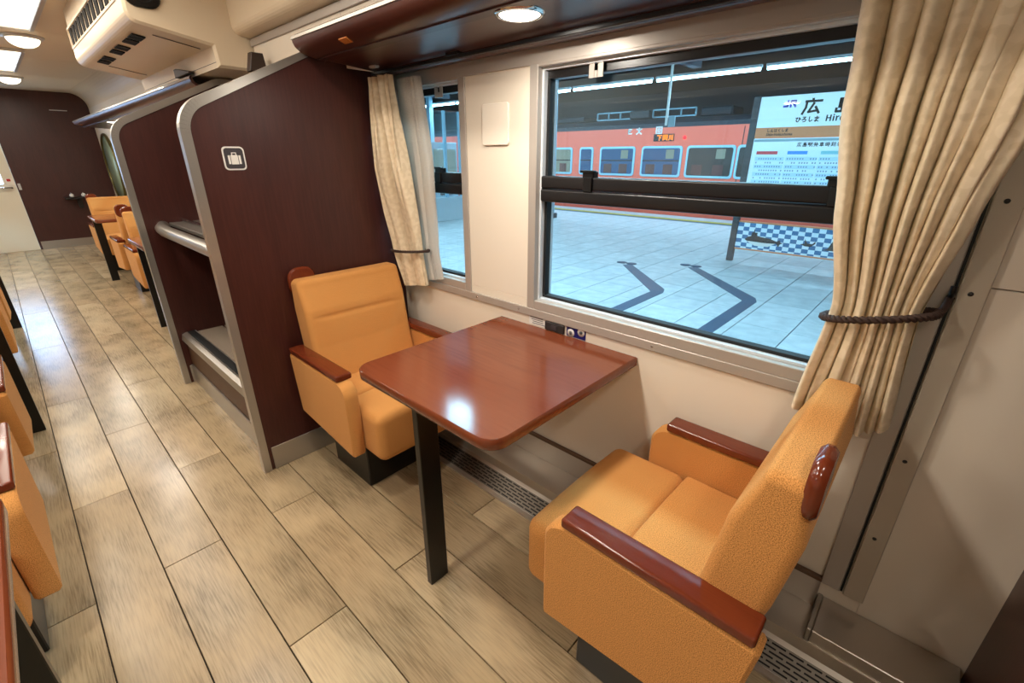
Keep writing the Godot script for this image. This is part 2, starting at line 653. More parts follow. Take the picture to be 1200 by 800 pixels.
func side_wall(s: float, called: String, label: String, openings: Array) -> Node3D:
	# s = 1: the window wall seen in the photograph, -1: the one opposite
	var w := structure(called, label, "wall")
	var t := 0.1
	var xc := s * (WALL + t / 2)
	var zs := [FAR_END, -8.0, -5.6, -3.31, -2.0, 0.10, NEAR_END]
	for i in zs.size() - 1:
		var zc: float = (zs[i] + zs[i + 1]) / 2
		var zl: float = zs[i + 1] - zs[i]
		if i == 5:
			box("wall_panel", Vector3(xc, 0.549, zc), Vector3(t, 1.098, zl), "wall_paint", w, 0.0015)
			box("wall_panel", Vector3(xc, 1.572, zc), Vector3(t, 0.944, zl), "wall_paint", w, 0.0015)
			continue
		box("wall_panel", Vector3(xc, WIN_LO / 2, zc), Vector3(t, WIN_LO, zl), "wall_paint", w, 0.0015)
		box("wall_panel", Vector3(xc, (WIN_HI + 2.044) / 2, zc), Vector3(t, 2.044 - WIN_HI, zl), "wall_paint", w, 0.0015)
		# piers between the openings of this bay
		var edge: float = zs[i]
		for o in openings:
			if o[0] >= zs[i] - 0.001 and o[1] <= zs[i + 1] + 0.001:
				if o[0] - edge > 0.005:
					box("wall_panel", Vector3(xc, (WIN_LO + WIN_HI) / 2, (edge + o[0]) / 2), Vector3(t, WIN_HI - WIN_LO, o[0] - edge), "wall_paint", w, 0.0)
				edge = o[1]
		if zs[i + 1] - edge > 0.005:
			box("wall_panel", Vector3(xc, (WIN_LO + WIN_HI) / 2, (edge + zs[i + 1]) / 2), Vector3(t, WIN_HI - WIN_LO, zs[i + 1] - edge), "wall_paint", w, 0.0)
	return w

func ring_bars(st: SurfaceTool, x: float, dx: float, z0: float, z1: float, y0: float, y1: float, w: float, b := 0.002) -> void:
	add_box(st, Vector3(x, (y0 + y1) / 2, z0 + w / 2), Vector3(dx, y1 - y0, w), b)
	add_box(st, Vector3(x, (y0 + y1) / 2, z1 - w / 2), Vector3(dx, y1 - y0, w), b)
	add_box(st, Vector3(x, y0 + w / 2, (z0 + z1) / 2), Vector3(dx, w, z1 - z0 - 2 * w), b)
	add_box(st, Vector3(x, y1 - w / 2, (z0 + z1) / 2), Vector3(dx, w, z1 - z0 - 2 * w), b)

func glass_pane(called: String, x: float, z0: float, z1: float, y0: float, y1: float, parent: Node) -> void:
	var st := new_st()
	face(st, [Vector3(x, y0, z0), Vector3(x, y0, z1), Vector3(x, y1, z1), Vector3(x, y1, z0)], Vector3(-1, 0, 0))
	part(called, st, "window_glass", parent)

func window(n: int, s: float, z0: float, z1: float, label: String, latches: Array, clips: Array) -> void:
	var w := structure("window_%d" % n, label, "window")
	var st := new_st()
	ring_bars(st, s * (WALL + 0.006), 0.026, z0 - 0.034, z1 + 0.034, WIN_LO - 0.034, WIN_HI + 0.034, 0.036)
	part("frame", st, "frame_alu", w)
	st = new_st()
	ring_bars(st, s * (WALL + 0.055), 0.075, z0 - 0.002, z1 + 0.002, WIN_LO - 0.002, WIN_HI + 0.002, 0.012, 0.001)
	part("reveal", st, "reveal_alu", w)
	st = new_st()
	ring_bars(st, s * (WALL + 0.052), 0.03, z0 + 0.008, z1 - 0.008, WIN_LO + 0.008, WIN_HI - 0.008, 0.012, 0.001)
	part("gasket", st, "rubber", w)
	var zc := (z0 + z1) / 2
	var zl := z1 - z0 - 0.02
	st = new_st()
	add_box(st, Vector3(s * (WALL + 0.05), 1.605, zc), Vector3(0.03, 0.03, zl), 0.002)
	part("head_rail", st, "sash_black", w)
	st = new_st()
	add_rbox(st, Vector3(s * (WALL + 0.036), 1.264, zc), Vector3(0.05, 0.042, zl), 0.006, 3)
	part("sash_rail", st, "sash_black", w)
	st = new_st()
	add_rbox(st, Vector3(s * (WALL + 0.03), 1.219, zc), Vector3(0.045, 0.044, zl), 0.008, 3)
	part("sash_rail", st, "sash_black", w)
	glass_pane("upper_pane", s * (WALL + 0.06), z0 + 0.01, z1 - 0.01, 1.26, 1.61, w)
	glass_pane("lower_pane", s * (WALL + 0.06), z0 + 0.01, z1 - 0.01, WIN_LO + 0.01, 1.22, w)
	for z in latches:
		st = new_st()
		add_box(st, Vector3(s * (WALL + 0.026), 1.293, z), Vector3(0.03, 0.022, 0.045), 0.003)
		add_box(st, Vector3(s * (WALL + 0.012), 1.303, z), Vector3(0.02, 0.008, 0.055), 0.002)
		add_box(st, Vector3(s * (WALL + 0.008), 1.262, z + 0.004), Vector3(0.01, 0.045, 0.034), 0.002)
		part("latch", st, "black_metal", w)
	for z in clips:
		st = new_st()
		ring_bars(st, s * (WALL + 0.024), 0.004, z - 0.026, z + 0.026, 1.575, 1.64, 0.02, 0.001)
		part("clip_plate", st, "frame_alu", w)

func build_shell() -> void:
	build_floor()
	build_ceiling()
	var right_open := [[-9.2, -8.2], [-7.5, -6.4], [-5.2, -4.1], [-1.95, -1.515], [-1.115, -0.012]]
	right_open = [[-7.5, -6.4], [-5.2, -4.1], [-1.95, -1.515], [-1.115, -0.012]]
	side_wall(1.0, "wall_right", "cream panelled coach wall with sash windows onto the platform", right_open)
	side_wall(-1.0, "wall_left", "cream panelled coach wall opposite the luggage rack", [[-9.4, -8.3], [-7.5, -6.4], [-5.2, -4.1], [-3.1, -2.2], [-1.5, -0.3]])
	window(1, 1.0, -1.115, -0.012, "wide sash window onto the station sign, aluminium frame and black rails", [-0.905, -0.205], [-0.905])
	window(2, 1.0, -1.95, -1.515, "narrow sash window beside the lace curtain, aluminium frame and black rails", [-1.69], [-1.672])
	window(3, 1.0, -5.2, -4.1, "sash window above the dining table behind the luggage rack", [], [])
	window(4, 1.0, -7.5, -6.4, "sash window by the dining table further along the coach", [], [])
	var n := 5
	for z in [[-9.4, -8.3], [-7.5, -6.4], [-5.2, -4.1], [-3.1, -2.2], [-1.5, -0.3]]:
		window(n, -1.0, z[0], z[1], "sash window in the wall across the aisle", [], [])
		n += 1
	# rails on the window wall
	var t := structure("trim_1", "aluminium rail with screws below the windows", "trim")
	box("rail", Vector3(WALL - 0.004, 0.771, -0.96), Vector3(0.012, 0.032, 2.02), "frame_alu", t, 0.002)
	for z in [-1.44, -1.19, -0.6]:
		var st := new_st()
		add_lathe(st, [Vector2(0, 0), Vector2(0.0045, 0), Vector2(0.003, 0.002), Vector2(0, 0.0025)], Transform3D(Basis(Vector3(0, 0, 1), PI / 2), Vector3(WALL - 0.010, 0.771, z)), 10)
		part("screw", st, "chrome", t)
	t = structure("trim_2", "aluminium rail above the windows", "trim")
	box("rail", Vector3(WALL - 0.002, 1.655, -0.96), Vector3(0.012, 0.05, 2.02), "frame_alu", t, 0.002)
	t = structure("trim_3", "glossy dark wooden beam under the overhead rack", "beam")
	var st3 := new_st()
	add_prism(st3, [Vector2(1.333, 1.678), Vector2(1.29, 1.672)] + arc(1.275, 1.690, 0.018, 270, 150, 6) + [Vector2(1.262, 1.725), Vector2(1.333, 1.735)], 2.30, in_xy(-0.835), 0.0, true)
	part("beam", st3, "rack_wood", t)
	box("curtain_rail", Vector3(1.238, 1.676, -0.83), Vector3(0.014, 0.012, 2.28), "sash_black", t, 0.002)
	# the post to the side of the wide window
	t = structure("trim_4", "aluminium wall post with screws beside the long curtain", "post")
	box("strip", Vector3(WALL - 0.006, 0.925, 0.026), Vector3(0.016, 1.45, 0.046), "frame_alu", t, 0.002)
	box("gasket", Vector3(WALL - 0.002, 0.925, 0.0525), Vector3(0.012, 1.45, 0.005), "rubber", t, 0.0)
	box("strip", Vector3(WALL - 0.008, 0.925, 0.081), Vector3(0.020, 1.45, 0.046), "post_paint", t, 0.002)
	for y in [1.27, 1.085, 0.665, 0.42]:
		var st := new_st()
		add_lathe(st, [Vector2(0, 0), Vector2(0.005, 0), Vector2(0.0035, 0.0025), Vector2(0, 0.003)], Transform3D(Basis(Vector3(0, 0, 1), PI / 2), Vector3(WALL - 0.018, y, 0.078)), 10)
		part("screw", st, "socket_black", t)
	# the wall above the luggage rack and the duct along the ceiling
	t = structure("trim_5", "aluminium strip under the ceiling duct above the overhead rack", "trim")
	box("strip", Vector3(1.136, 1.905, 0.12), Vector3(0.010, 0.034, 6.12), "frame_alu", t, 0.002)
	t = structure("trim_6", "cream ceiling duct above the overhead rack", "duct")
	var st6 := new_st()
	add_prism(st6, [Vector2(1.05, 2.25)] + arc(1.10, 1.975, 0.045, 190, 260, 5) + [Vector2(1.14, 1.925), Vector2(1.335, 1.93), Vector2(1.335, 2.25)], 6.14, in_xy(0.12), 0.0, false)
	part("duct", st6, "ceiling_paint", t)
	var fz := -2.93
	for l in [0.93, 2.32, 2.86]:
		box("fascia_panel", Vector3(1.150, 1.825, fz + l / 2), Vector3(0.02, 0.205, l - 0.003), "wall_paint", t, 0.001)
		fz += l
	# the far end
	var e := structure("wall_end", "dark wood end wall with a steel kick plate", "wall")
	var poly := [Vector2(0.225, 0.0), Vector2(1.36, 0.0)] + [Vector2(1.36, 2.04)] + arc(1.14, 2.04, 0.20, 0, 90, 8) + [Vector2(0.225, 2.25)]
	var ste := new_st()
	add_prism(ste, poly, 0.06, in_xy(FAR_END), 0.0)
	part("wood_panel", ste, "dark_wood", e)
	box("wood_panel", Vector3(-1.0, 1.12, FAR_END), Vector3(0.76, 2.26, 0.06), "dark_wood", e, 0.0)
	box("wood_panel", Vector3(-0.1975, 2.11, FAR_END), Vector3(0.845, 0.28, 0.06), "dark_wood", e, 0.0)
	box("kick_plate", Vector3(0.74, 0.06, FAR_END + 0.034), Vector3(0.98, 0.12, 0.008), "steel", e, 0.002)
	box("slot_cover", Vector3(0.97, 1.99, FAR_END + 0.033), Vector3(0.2, 0.012, 0.006), "aluminium", e, 0.001)
	var d := structure("door_1", "cream sliding door with a lever handle at the coach end", "door")
	# a slab with a window hole
	box("door_slab", Vector3(-0.1975, 0.485, FAR_END), Vector3(0.84, 0.97, 0.045), "door_paint", d, 0.003)
	box("door_slab", Vector3(-0.1975, 1.91, FAR_END), Vector3(0.84, 0.11, 0.045), "door_paint", d, 0.003)
	box("door_slab", Vector3(-0.5575, 1.4125, FAR_END), Vector3(0.12, 0.885, 0.045), "door_paint", d, 0.003)
	box("door_slab", Vector3(0.1625, 1.4125, FAR_END), Vector3(0.12, 0.885, 0.045), "door_paint", d, 0.003)
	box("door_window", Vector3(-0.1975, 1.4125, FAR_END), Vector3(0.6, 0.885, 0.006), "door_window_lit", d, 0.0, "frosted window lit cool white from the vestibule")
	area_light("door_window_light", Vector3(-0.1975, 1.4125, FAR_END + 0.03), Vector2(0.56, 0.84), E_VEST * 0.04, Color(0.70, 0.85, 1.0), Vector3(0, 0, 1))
	var hs := new_st()
	add_tube(hs, [Vector3(0.17, 0.92, FAR_END + 0.022), Vector3(0.17, 0.92, FAR_END + 0.07), Vector3(0.16, 0.92, FAR_END + 0.075), Vector3(0.05, 0.92, FAR_END + 0.075)], 0.014, 10)
	part("lever", hs, "chrome", d)
	box("lock_plate", Vector3(0.175, 1.0, FAR_END + 0.026), Vector3(0.08, 0.1, 0.012), "plate_paint", d, 0.004)
	box("red_tab", Vector3(0.165, 1.025, FAR_END + 0.036), Vector3(0.04, 0.035, 0.012), "red_mark", d, 0.004)
	box("strike_plate", Vector3(0.255, 0.93, FAR_END + 0.034), Vector3(0.03, 0.09, 0.006), "aluminium", e, 0.001)
	# the vestibule behind the door
	var v := structure("wall_vestibule", "white vestibule beyond the end door", "wall")
	for b in [[Vector3(-0.2, -0.05, -11.0), Vector3(1.6, 0.1, 1.4)], [Vector3(-0.2, 2.25, -11.0), Vector3(1.6, 0.1, 1.4)], [Vector3(-1.0, 1.1, -11.0), Vector3(0.1, 2.4, 1.4)], [Vector3(0.6, 1.1, -11.0), Vector3(0.1, 2.4, 1.4)], [Vector3(-0.2, 1.1, -11.72), Vector3(1.7, 2.4, 0.1)]]:
		box("vestibule_panel", b[0], b[1], "plate_paint", v, 0.0)
	var vl := thing("vestibule_lamp", "cool white square lamp on the vestibule ceiling", "lamp", Vector3(-0.2, 2.2, -10.95))
	box("lens", Vector3(0, -0.02, 0), Vector3(0.5, 0.03, 0.5), "vestibule_glow", vl, 0.004)
	area_light("vestibule_area", Vector3(-0.2, 2.155, -10.95), Vector2(0.5, 0.5), E_VEST, Color(0.72, 0.86, 1.0), Vector3.DOWN)
	# the near end, behind the camera
	var b2 := structure("wall_back", "dark wood wall closing the coach behind the viewer", "wall")
	box("wood_panel", Vector3(0, 1.12, NEAR_END), Vector3(2.8, 2.4, 0.06), "dark_wood", b2, 0.0)
	box("bulkhead", Vector3(1.0, 1.12, 0.36), Vector3(0.68, 2.26, 0.06), "dark_wood", b2, 0.003)

# ------------------------------------------------------------------ fittings
func build_lamps() -> void:
	# round lamps and fluorescent panels along the ceiling; the unseen pair by the bulkhead is added to brighten the window wall
	for side in [1.0, -1.0]:
		for z in [-8.72, -5.79, -1.05, 0.5]:
			var at := Vector3((0.48 if z < -2.0 else 0.40) * side, CAR_TOP, z)
			var which: String = {-8.72: "by the end wall", -5.79: "just past the air conditioner", -1.05: "above the aisle at the wide window", 0.5: "added as fill light in front of the bulkhead"}[z]
			var t := thing("ceiling_lamp", "round domed ceiling lamp " + which + (" on the window side" if side > 0 else " across the aisle"), "lamp", at, 0.0, "round ceiling lamps")
			var st := new_st()
			add_lathe(st, [Vector2(0.115, -0.022), Vector2(0.128, -0.012), Vector2(0.135, 0.0), Vector2(0.0, 0.0)], Transform3D.IDENTITY, 28)
			add_lathe(st, [Vector2(0.096, -0.02), Vector2(0.115, -0.022)], Transform3D.IDENTITY, 28)
			part("bezel", st, "aluminium", t)
			st = new_st()
			var prof := [Vector2(0.0, -0.083)]
			for i in range(1, 8):
				var a := PI / 2 * i / 7
				prof.append(Vector2(0.102 * sin(a), -0.018 - 0.065 * cos(a)))
			add_lathe(st, prof, Transform3D.IDENTITY, 28)
			part("lens", st, "lamp_glow", t)
			area_light("ceiling_lamp_light", at + Vector3(0, -0.09, 0), Vector2(0.15, 0.15), E_ROUND * (1.0 if z < -2.0 else (1.6 if z < 0.0 else 0.8)), WARM, Vector3.DOWN)
		for z in [-7.25, -4.32, -2.40]:
			var at := Vector3(0.30 * side, CAR_TOP, z)
			var t := thing("ceiling_light_panel", "long fluorescent ceiling panel between two round lamps", "lamp", at, 0.0, "fluorescent ceiling panels")
			var st := new_st()
			var l: float = {-7.25: 1.5, -4.32: 2.1, -2.40: 1.2}[z]
			for s in [-1.0, 1.0]:
				add_box(st, Vector3(0.21 * s, -0.012, 0), Vector3(0.028, 0.024, l + 0.05), 0.003)
				add_box(st, Vector3(0, -0.012, (l / 2 + 0.012) * s), Vector3(0.392, 0.024, 0.024), 0.003)
			part("frame", st, "aluminium", t)
			st = new_st()
			add_box(st, Vector3(0, -0.008, 0), Vector3(0.39, 0.012, l), 0.0)
			part("diffuser", st, "panel_glow", t)
			area_light("ceiling_panel_light", at + Vector3(0, -0.028, 0), Vector2(0.38, l), E_PANEL, PANEL_LIGHT, Vector3.DOWN)

func overhead_rack(z0: float, z1: float, lamps: Array, label: String, side := 1.0) -> void:
	var t := thing("overhead_rack", label, "rack", Vector3(1.1, 1.7, (z0 + z1) / 2))
	t.position = Vector3.ZERO
	var l := z1 - z0
	var fl := func(p): return p.map(func(q): return Vector2(q.x * side, q.y))
	var zc := (z0 + z1) / 2
	var low := [Vector2(0.918, 1.764), Vector2(0.919, 1.750), Vector2(0.926, 1.736), Vector2(0.942, 1.722), Vector2(0.965, 1.712), Vector2(1.005, 1.706)]
	var poly := low.duplicate()
	for i in range(low.size() - 1, -1, -1):
		var p: Vector2 = low[i]
		poly.append(p + Vector2(0.006 + 0.006 * (5 - i) / 5.0, 0.012))
	var st := new_st()
	add_prism(st, fl.call(poly), l, in_xy(zc), 0.0, true)
	part("front_panel", st, "rack_wood", t)
	st = new_st()
	add_prism(st, fl.call([Vector2(1.003, 1.702), Vector2(1.04, 1.700), Vector2(1.04, 1.722), Vector2(1.003, 1.722)]), l - 0.004, in_xy(zc), 0.0)
	part("batten", st, "dark_wood", t)
	st = new_st()
	add_prism(st, fl.call([Vector2(1.04, 1.706), Vector2(1.275, 1.690), Vector2(1.333, 1.690), Vector2(1.333, 1.722), Vector2(1.04, 1.722)]), l, in_xy(zc), 0.0)
	part("rear_panel", st, "rack_wood", t)
	st = new_st()
	add_prism(st, fl.call([Vector2(0.914, 1.758), Vector2(0.920, 1.756), Vector2(0.932, 1.770), Vector2(0.928, 1.774), Vector2(0.916, 1.768)]), l, in_xy(zc), 0.0)
	part("edge_strip", st, "steel", t)
	for k in lamps:
		var at := Vector3(1.078 * side, 1.703, k)
		st = new_st()
		add_lathe(st, [Vector2(0.056, 0.004), Vector2(0.056, -0.006), Vector2(0.061, -0.008), Vector2(0.070, -0.002), Vector2(0.072, 0.004), Vector2(0.0, 0.006)], Transform3D(Basis.IDENTITY, at), 28)
		var d := part("downlight", st, "chrome", t, "white downlight with a chrome rim")
		st = new_st()
		var prof := [Vector2(0.0, -0.015)]
		for i in range(1, 6):
			var a := PI / 2 * i / 5
			prof.append(Vector2(0.055 * sin(a), -0.003 - 0.012 * cos(a)))
		add_lathe(st, prof, Transform3D(Basis.IDENTITY, at), 28)
		part("lens", st, "downlight_glow", d)
		area_light("downlight_light", at + Vector3(0, -0.018, 0), Vector2(0.075, 0.075), E_RACK, Color(1.0, 0.965, 0.91), Vector3.DOWN)
	if side < 0:
		return
	# the seat number tag on the front panel
	st = new_st()
	add_box(st, Vector3(0.9525, 1.7155, z0 + 0.33), Vector3(0.026, 0.003, 0.05), 0.0, Basis(Vector3(0, 0, 1), atan2(-0.010, 0.023)))
	part("number_tag", st, "tag_orange", t, "small orange seat tag")
	# the cable clip by the curtain
	box("clip", Vector3(1.20, 1.692, z0 + 0.10), Vector3(0.02, 0.012, 0.05), "aluminium", t, 0.003)
	box("joint_strip", Vector3(1.25, 1.690, z0 + 0.55), Vector3(0.03, 0.01, 0.07), "black_metal", t, 0.002)

func partition_outline(x_wall: float, y_wall: float) -> Array:
	var top := []
	# front edge, round shoulder, sloping top
	top.append(Vector2(0.487, 0.0))
	top.append(Vector2(0.487, 1.425))
	var c := Vector2(0.612, 1.425)
	for i in 11:
		var a := deg_to_rad(lerpf(180.0, 114.7, i / 10.0))
		top.append(c + Vector2(cos(a), sin(a)) * 0.125)
	top.append(Vector2(x_wall, y_wall))
	return top

func build_luggage_rack() -> void:
	var t := thing("luggage_rack", "dark wood luggage rack with steel edges and a suitcase sign", "luggage rack")
	var zs := [-2.01, -3.31]
	for n in 2:
		var zc: float = zs[n]
		var out := partition_outline(1.136, 1.8065)
		out.append(Vector2(1.138, 1.69))
		out.append(Vector2(1.330, 1.69))
		if n == 1:
			out = partition_outline(1.02, 1.7535)
			out.append(Vector2(1.05, 1.762))
			out.append(Vector2(1.330, 1.762))
		var poly := out.duplicate()
		poly.append(Vector2(1.330, 0.0))
		var st := new_st()
		add_prism(st, poly, 0.026, in_xy(zc), 0.0)
		var sp := part("side_panel", st, "dark_wood", t)
		# the steel edge: a band that follows the outline, slightly thicker than the board
		st = new_st()
		var w := 0.028
		for i in out.size() - (3 if n == 0 else 1):
			var a: Vector2 = out[i]
			var b: Vector2 = out[i + 1]
			var dir := (b - a).normalized()
			var na := dir
			if i > 0:
				na = ((a - out[i - 1]).normalized() + dir).normalized()
			var nb := dir
			if i < out.size() - 2:
				nb = ((out[i + 2] - b).normalized() + dir).normalized()
			var ia := a + Vector2(na.y, -na.x) * w
			var ib := b + Vector2(nb.y, -nb.x) * w
			var o := Vector3(-dir.y, dir.x, 0) * 0.004
			var hz := 0.018
			var A := Vector3(a.x, a.y, zc) + o
			var B := Vector3(b.x, b.y, zc) + o
			var IA := Vector3(ia.x, ia.y, zc)
			var IB := Vector3(ib.x, ib.y, zc)
			var k := Vector3(0, 0, hz)
			face(st, [A - k, B - k, B + k, A + k], o)
			face(st, [A + k, B + k, IB + k, IA + k], k)
			face(st, [A - k, B - k, IB - k, IA - k], -k)
			face(st, [IA - k, IB - k, IB + k, IA + k], -o)
		part("edge_strip", st, "steel", sp)
		box("kick_plate", Vector3(0.93, 0.058, zc + 0.016), Vector3(0.80, 0.115, 0.006), "steel", sp, 0.002)
		box("kick_plate", Vector3(0.93, 0.058, zc - 0.016), Vector3(0.80, 0.115, 0.006), "steel", sp, 0.002)
	# upper shelf with a steel tube at its edge
	var s := new_st()
	add_box(s, Vector3(0.98, 0.985, -2.66), Vector3(0.70, 0.02, 1.27), 0.002)
	var shelf := part("upper_shelf", s, "steel", t)
	s = new_st()
	add_tube(s, [Vector3(0.60, 0.975, -3.295), Vector3(0.575, 0.972, -3.22), Vector3(0.565, 0.972, -3.1), Vector3(0.565, 0.972, -2.2), Vector3(0.575, 0.972, -2.1), Vector3(0.60, 0.975, -2.025)], 0.032, 16)
	part("front_tube", s, "steel", shelf)
	for x in [0.70, 0.82, 0.94, 1.06, 1.18]:
		s = new_st()
		add_tube(s, [Vector3(x, 1.006, -3.29), Vector3(x, 1.006, -2.03)], 0.011, 8)
		part("slat_tube", s, "chrome", shelf)
	# low platform
	box("platform", Vector3(0.94, 0.155, -2.66), Vector3(0.78, 0.31, 1.27), "kick_brown", t, 0.002)
	box("kick_plate", Vector3(0.544, 0.06, -2.66), Vector3(0.010, 0.12, 1.268), "steel", t, 0.002)
	s = new_st()
	add_prism(s, [Vector2(0.530, 0.29), Vector2(0.538, 0.325), Vector2(0.560, 0.334), Vector2(0.615, 0.334), Vector2(0.615, 0.312), Vector2(0.552, 0.312), Vector2(0.548, 0.29)], 1.27, in_xy(-2.66), 0.0)
	var nose := part("nosing", s, "steel", t)
	box("grip_strip", Vector3(0.588, 0.335, -2.66), Vector3(0.038, 0.006, 1.262), "rubber", nose, 0.001)
	box("mat", Vector3(0.69, 0.319, -2.66), Vector3(0.146, 0.014, 1.262), "grey_mat", t, 0.002)
	box("mat", Vector3(0.955, 0.319, -2.66), Vector3(0.36, 0.014, 1.262), "grey_mat", t, 0.002)
	box("back_panel", Vector3(1.322, 0.95, -2.66), Vector3(0.016, 1.4, 1.27), "dark_wood", t, 0.001)
	# the sign
	s = new_st()
	add_prism(s, rounded(0.597, 1.302, 0.672, 1.383, 0.014), 0.003, in_xy(-1.995), 0.0)
	var sg := part("suitcase_sign", s, "white_print", t, "square suitcase pictogram sign")
	s = new_st()
	add_prism(s, rounded(0.602, 1.307, 0.667, 1.378, 0.011), 0.003, in_xy(-1.994), 0.0)
	part("ground", s, "icon_grey", sg)
	s = new_st()
	add_box(s, Vector3(0.6345, 1.338, -1.992), Vector3(0.024, 0.032, 0.002), 0.0)
	add_box(s, Vector3(0.6165, 1.338, -1.992), Vector3(0.007, 0.030, 0.002), 0.0)
	add_box(s, Vector3(0.6525, 1.338, -1.992), Vector3(0.007, 0.030, 0.002), 0.0)
	add_box(s, Vector3(0.6345, 1.3615, -1.992), Vector3(0.016, 0.003, 0.002), 0.0)
	add_box(s, Vector3(0.6275, 1.3575, -1.992), Vector3(0.003, 0.007, 0.002), 0.0)
	add_box(s, Vector3(0.6415, 1.3575, -1.992), Vector3(0.003, 0.007, 0.002), 0.0)
	part("suitcase", s, "white_print", sg)

func build_air_conditioner() -> void:
	var t := thing("air_conditioner", "cream ceiling air conditioner with dark vent slots above the luggage rack", "air conditioner")
	var st := new_st()
	var prof := [Vector2(0.625, 2.245), Vector2(0.615, 1.98)] + arc(0.665, 1.965, 0.05, 180, 260, 7) + [Vector2(0.945, 1.868), Vector2(0.950, 1.868), Vector2(0.958, 1.775), Vector2(1.333, 1.775), Vector2(1.333, 2.245)]
	add_prism(st, prof, 1.66, in_xy(-3.78), 0.012, false)
	part("body", st, "ac_paint", t)
	var z := -4.50
	while z < -3.05:
		st = new_st()
		add_box(st, Vector3(0.618, 2.075, z), Vector3(0.008, 0.085, 0.085), 0.001)
		part("side_slot", st, "dark_slot", t)
		z += 0.125
	st = new_st()
	ring_bars(st, 0.6165, 0.008, -4.60, -3.02, 2.015, 2.135, 0.012, 0.001)
	part("grille_frame", st, "ac_paint", t)
	var dn := Basis(Vector3(0, 0, 1), -0.16)
	for k in [-4.22, -4.06, -3.78, -3.62, -3.40, -3.26]:
		st = new_st()
		add_box(st, Vector3(0.695, 1.905, k), Vector3(0.055, 0.006, 0.05), 0.001, dn)
		add_box(st, Vector3(0.695, 1.905, k + 0.06), Vector3(0.055, 0.006, 0.05), 0.001, dn)
		part("bottom_slot", st, "dark_slot", t)
	st = new_st()
	add_box(st, Vector3(0.83, 1.884, -3.08), Vector3(0.20, 0.003, 0.004), 0.0, dn)
	part("panel_seam", st, "bracket_brown", t)
	st = new_st()
	add_box(st, Vector3(0.83, 1.884, -4.30), Vector3(0.20, 0.003, 0.004), 0.0, dn)
	part("panel_seam", st, "bracket_brown", t)
	box("lower_seam", Vector3(0.957, 1.80, -3.78), Vector3(0.003, 0.003, 1.62), "bracket_brown", t, 0.0)
	st = new_st()
	var pr := []
	for p in rounded(0.62, 1.98, 0.765, 2.10, 0.05, 6):
		pr.append(p)
	add_prism(st, pr, 0.022, in_xy(-2.945), 0.006)
	var sp := part("loudspeaker", st, "black_metal", t, "black oval loudspeaker")
	st = new_st()
	for r in [0.012, 0.026, 0.040]:
		var ring := []
		for i in 20:
			ring.append(Vector3(0.6925 + cos(TAU * i / 20) * r * 1.2, 2.04 + sin(TAU * i / 20) * r, -2.933))
		add_tube(st, ring, 0.003, 6, true)
	part("grille_ring", st, "rubber", sp)
	# brown end brackets of the racks
	var b := thing("rack_bracket", "brown wedge bracket on the sloping edge of the near partition", "bracket")
	st = new_st()
	add_prism(st, [Vector2(1.025, 1.745), Vector2(1.11, 1.745), Vector2(1.10, 1.828), Vector2(1.045, 1.828)], 0.05, in_xy(-2.75), 0.003)
	part("wedge", st, "bracket_brown", b)
	b = thing("rack_bracket", "brown wedge bracket at the end of the far overhead rack", "bracket")
	st = new_st()
	add_prism(st, [Vector2(-3.62, 1.785), Vector2(-3.34, 1.785), Vector2(-3.34, 1.795), Vector2(-3.58, 1.83), Vector2(-3.62, 1.83)], 0.03, in_zy(0.935), 0.003)
	part("wedge", st, "bracket_brown", b)

func build_heater() -> void:
	var t := thing("heater_cover", "low brushed steel heater cover with slots along the wall", "heater")
	var st := new_st()
	add_prism(st, [Vector2(1.085, 0.0), Vector2(1.085, 0.010), Vector2(1.102, 0.014), Vector2(1.166, 0.058), Vector2(1.176, 0.068), Vector2(1.180, 0.105), Vector2(1.331, 0.105), Vector2(1.331, 0.0)], 2.30, in_xy(-0.84), 0.0)
	part("cover", st, "ledge_steel", t)
	st = new_st()
	add_prism(st, [Vector2(1.103, 0.0135), Vector2(1.166, 0.0568), Vector2(1.1645, 0.0590), Vector2(1.1015, 0.0157)], 2.296, in_xy(-0.84), 0.0)
	part("grille_plate", st, "grille_steel", t)
	st = new_st()
	var slope := Basis(Vector3(0, 0, 1), atan2(0.044, 0.064))
	for r in 6:
		var f := 0.10 + 0.80 * r / 5.0
		var k := 0
		var z := -1.95 + (0.022 if r % 2 == 1 else 0.0)
		while z < 0.24:
			add_box(st, Vector3(lerpf(1.1015, 1.1645, f), lerpf(0.0157, 0.0590, f), z), Vector3(0.0048, 0.0012, 0.036), 0.0, slope)
			z += 0.044
	var o := part("grille_slots", st, "dark_slot", t)
	o.set_meta("kind", "stuff")
	box("upstand", Vector3(1.325, 0.155, -0.99), Vector3(0.012, 0.10, 1.99), "ledge_steel", t, 0.001)
	box("cap_strip", Vector3(1.323, 0.21, -0.99), Vector3(0.016, 0.012, 1.99), "kick_brown", t, 0.001)
	box("end_box", Vector3(1.258, 0.123, 0.17), Vector3(0.146, 0.05, 0.30), "ledge_steel", t, 0.002)
	box("end_strip", Vector3(1.258, 0.125, 0.013), Vector3(0.15, 0.052, 0.012), "steel", t, 0.002)

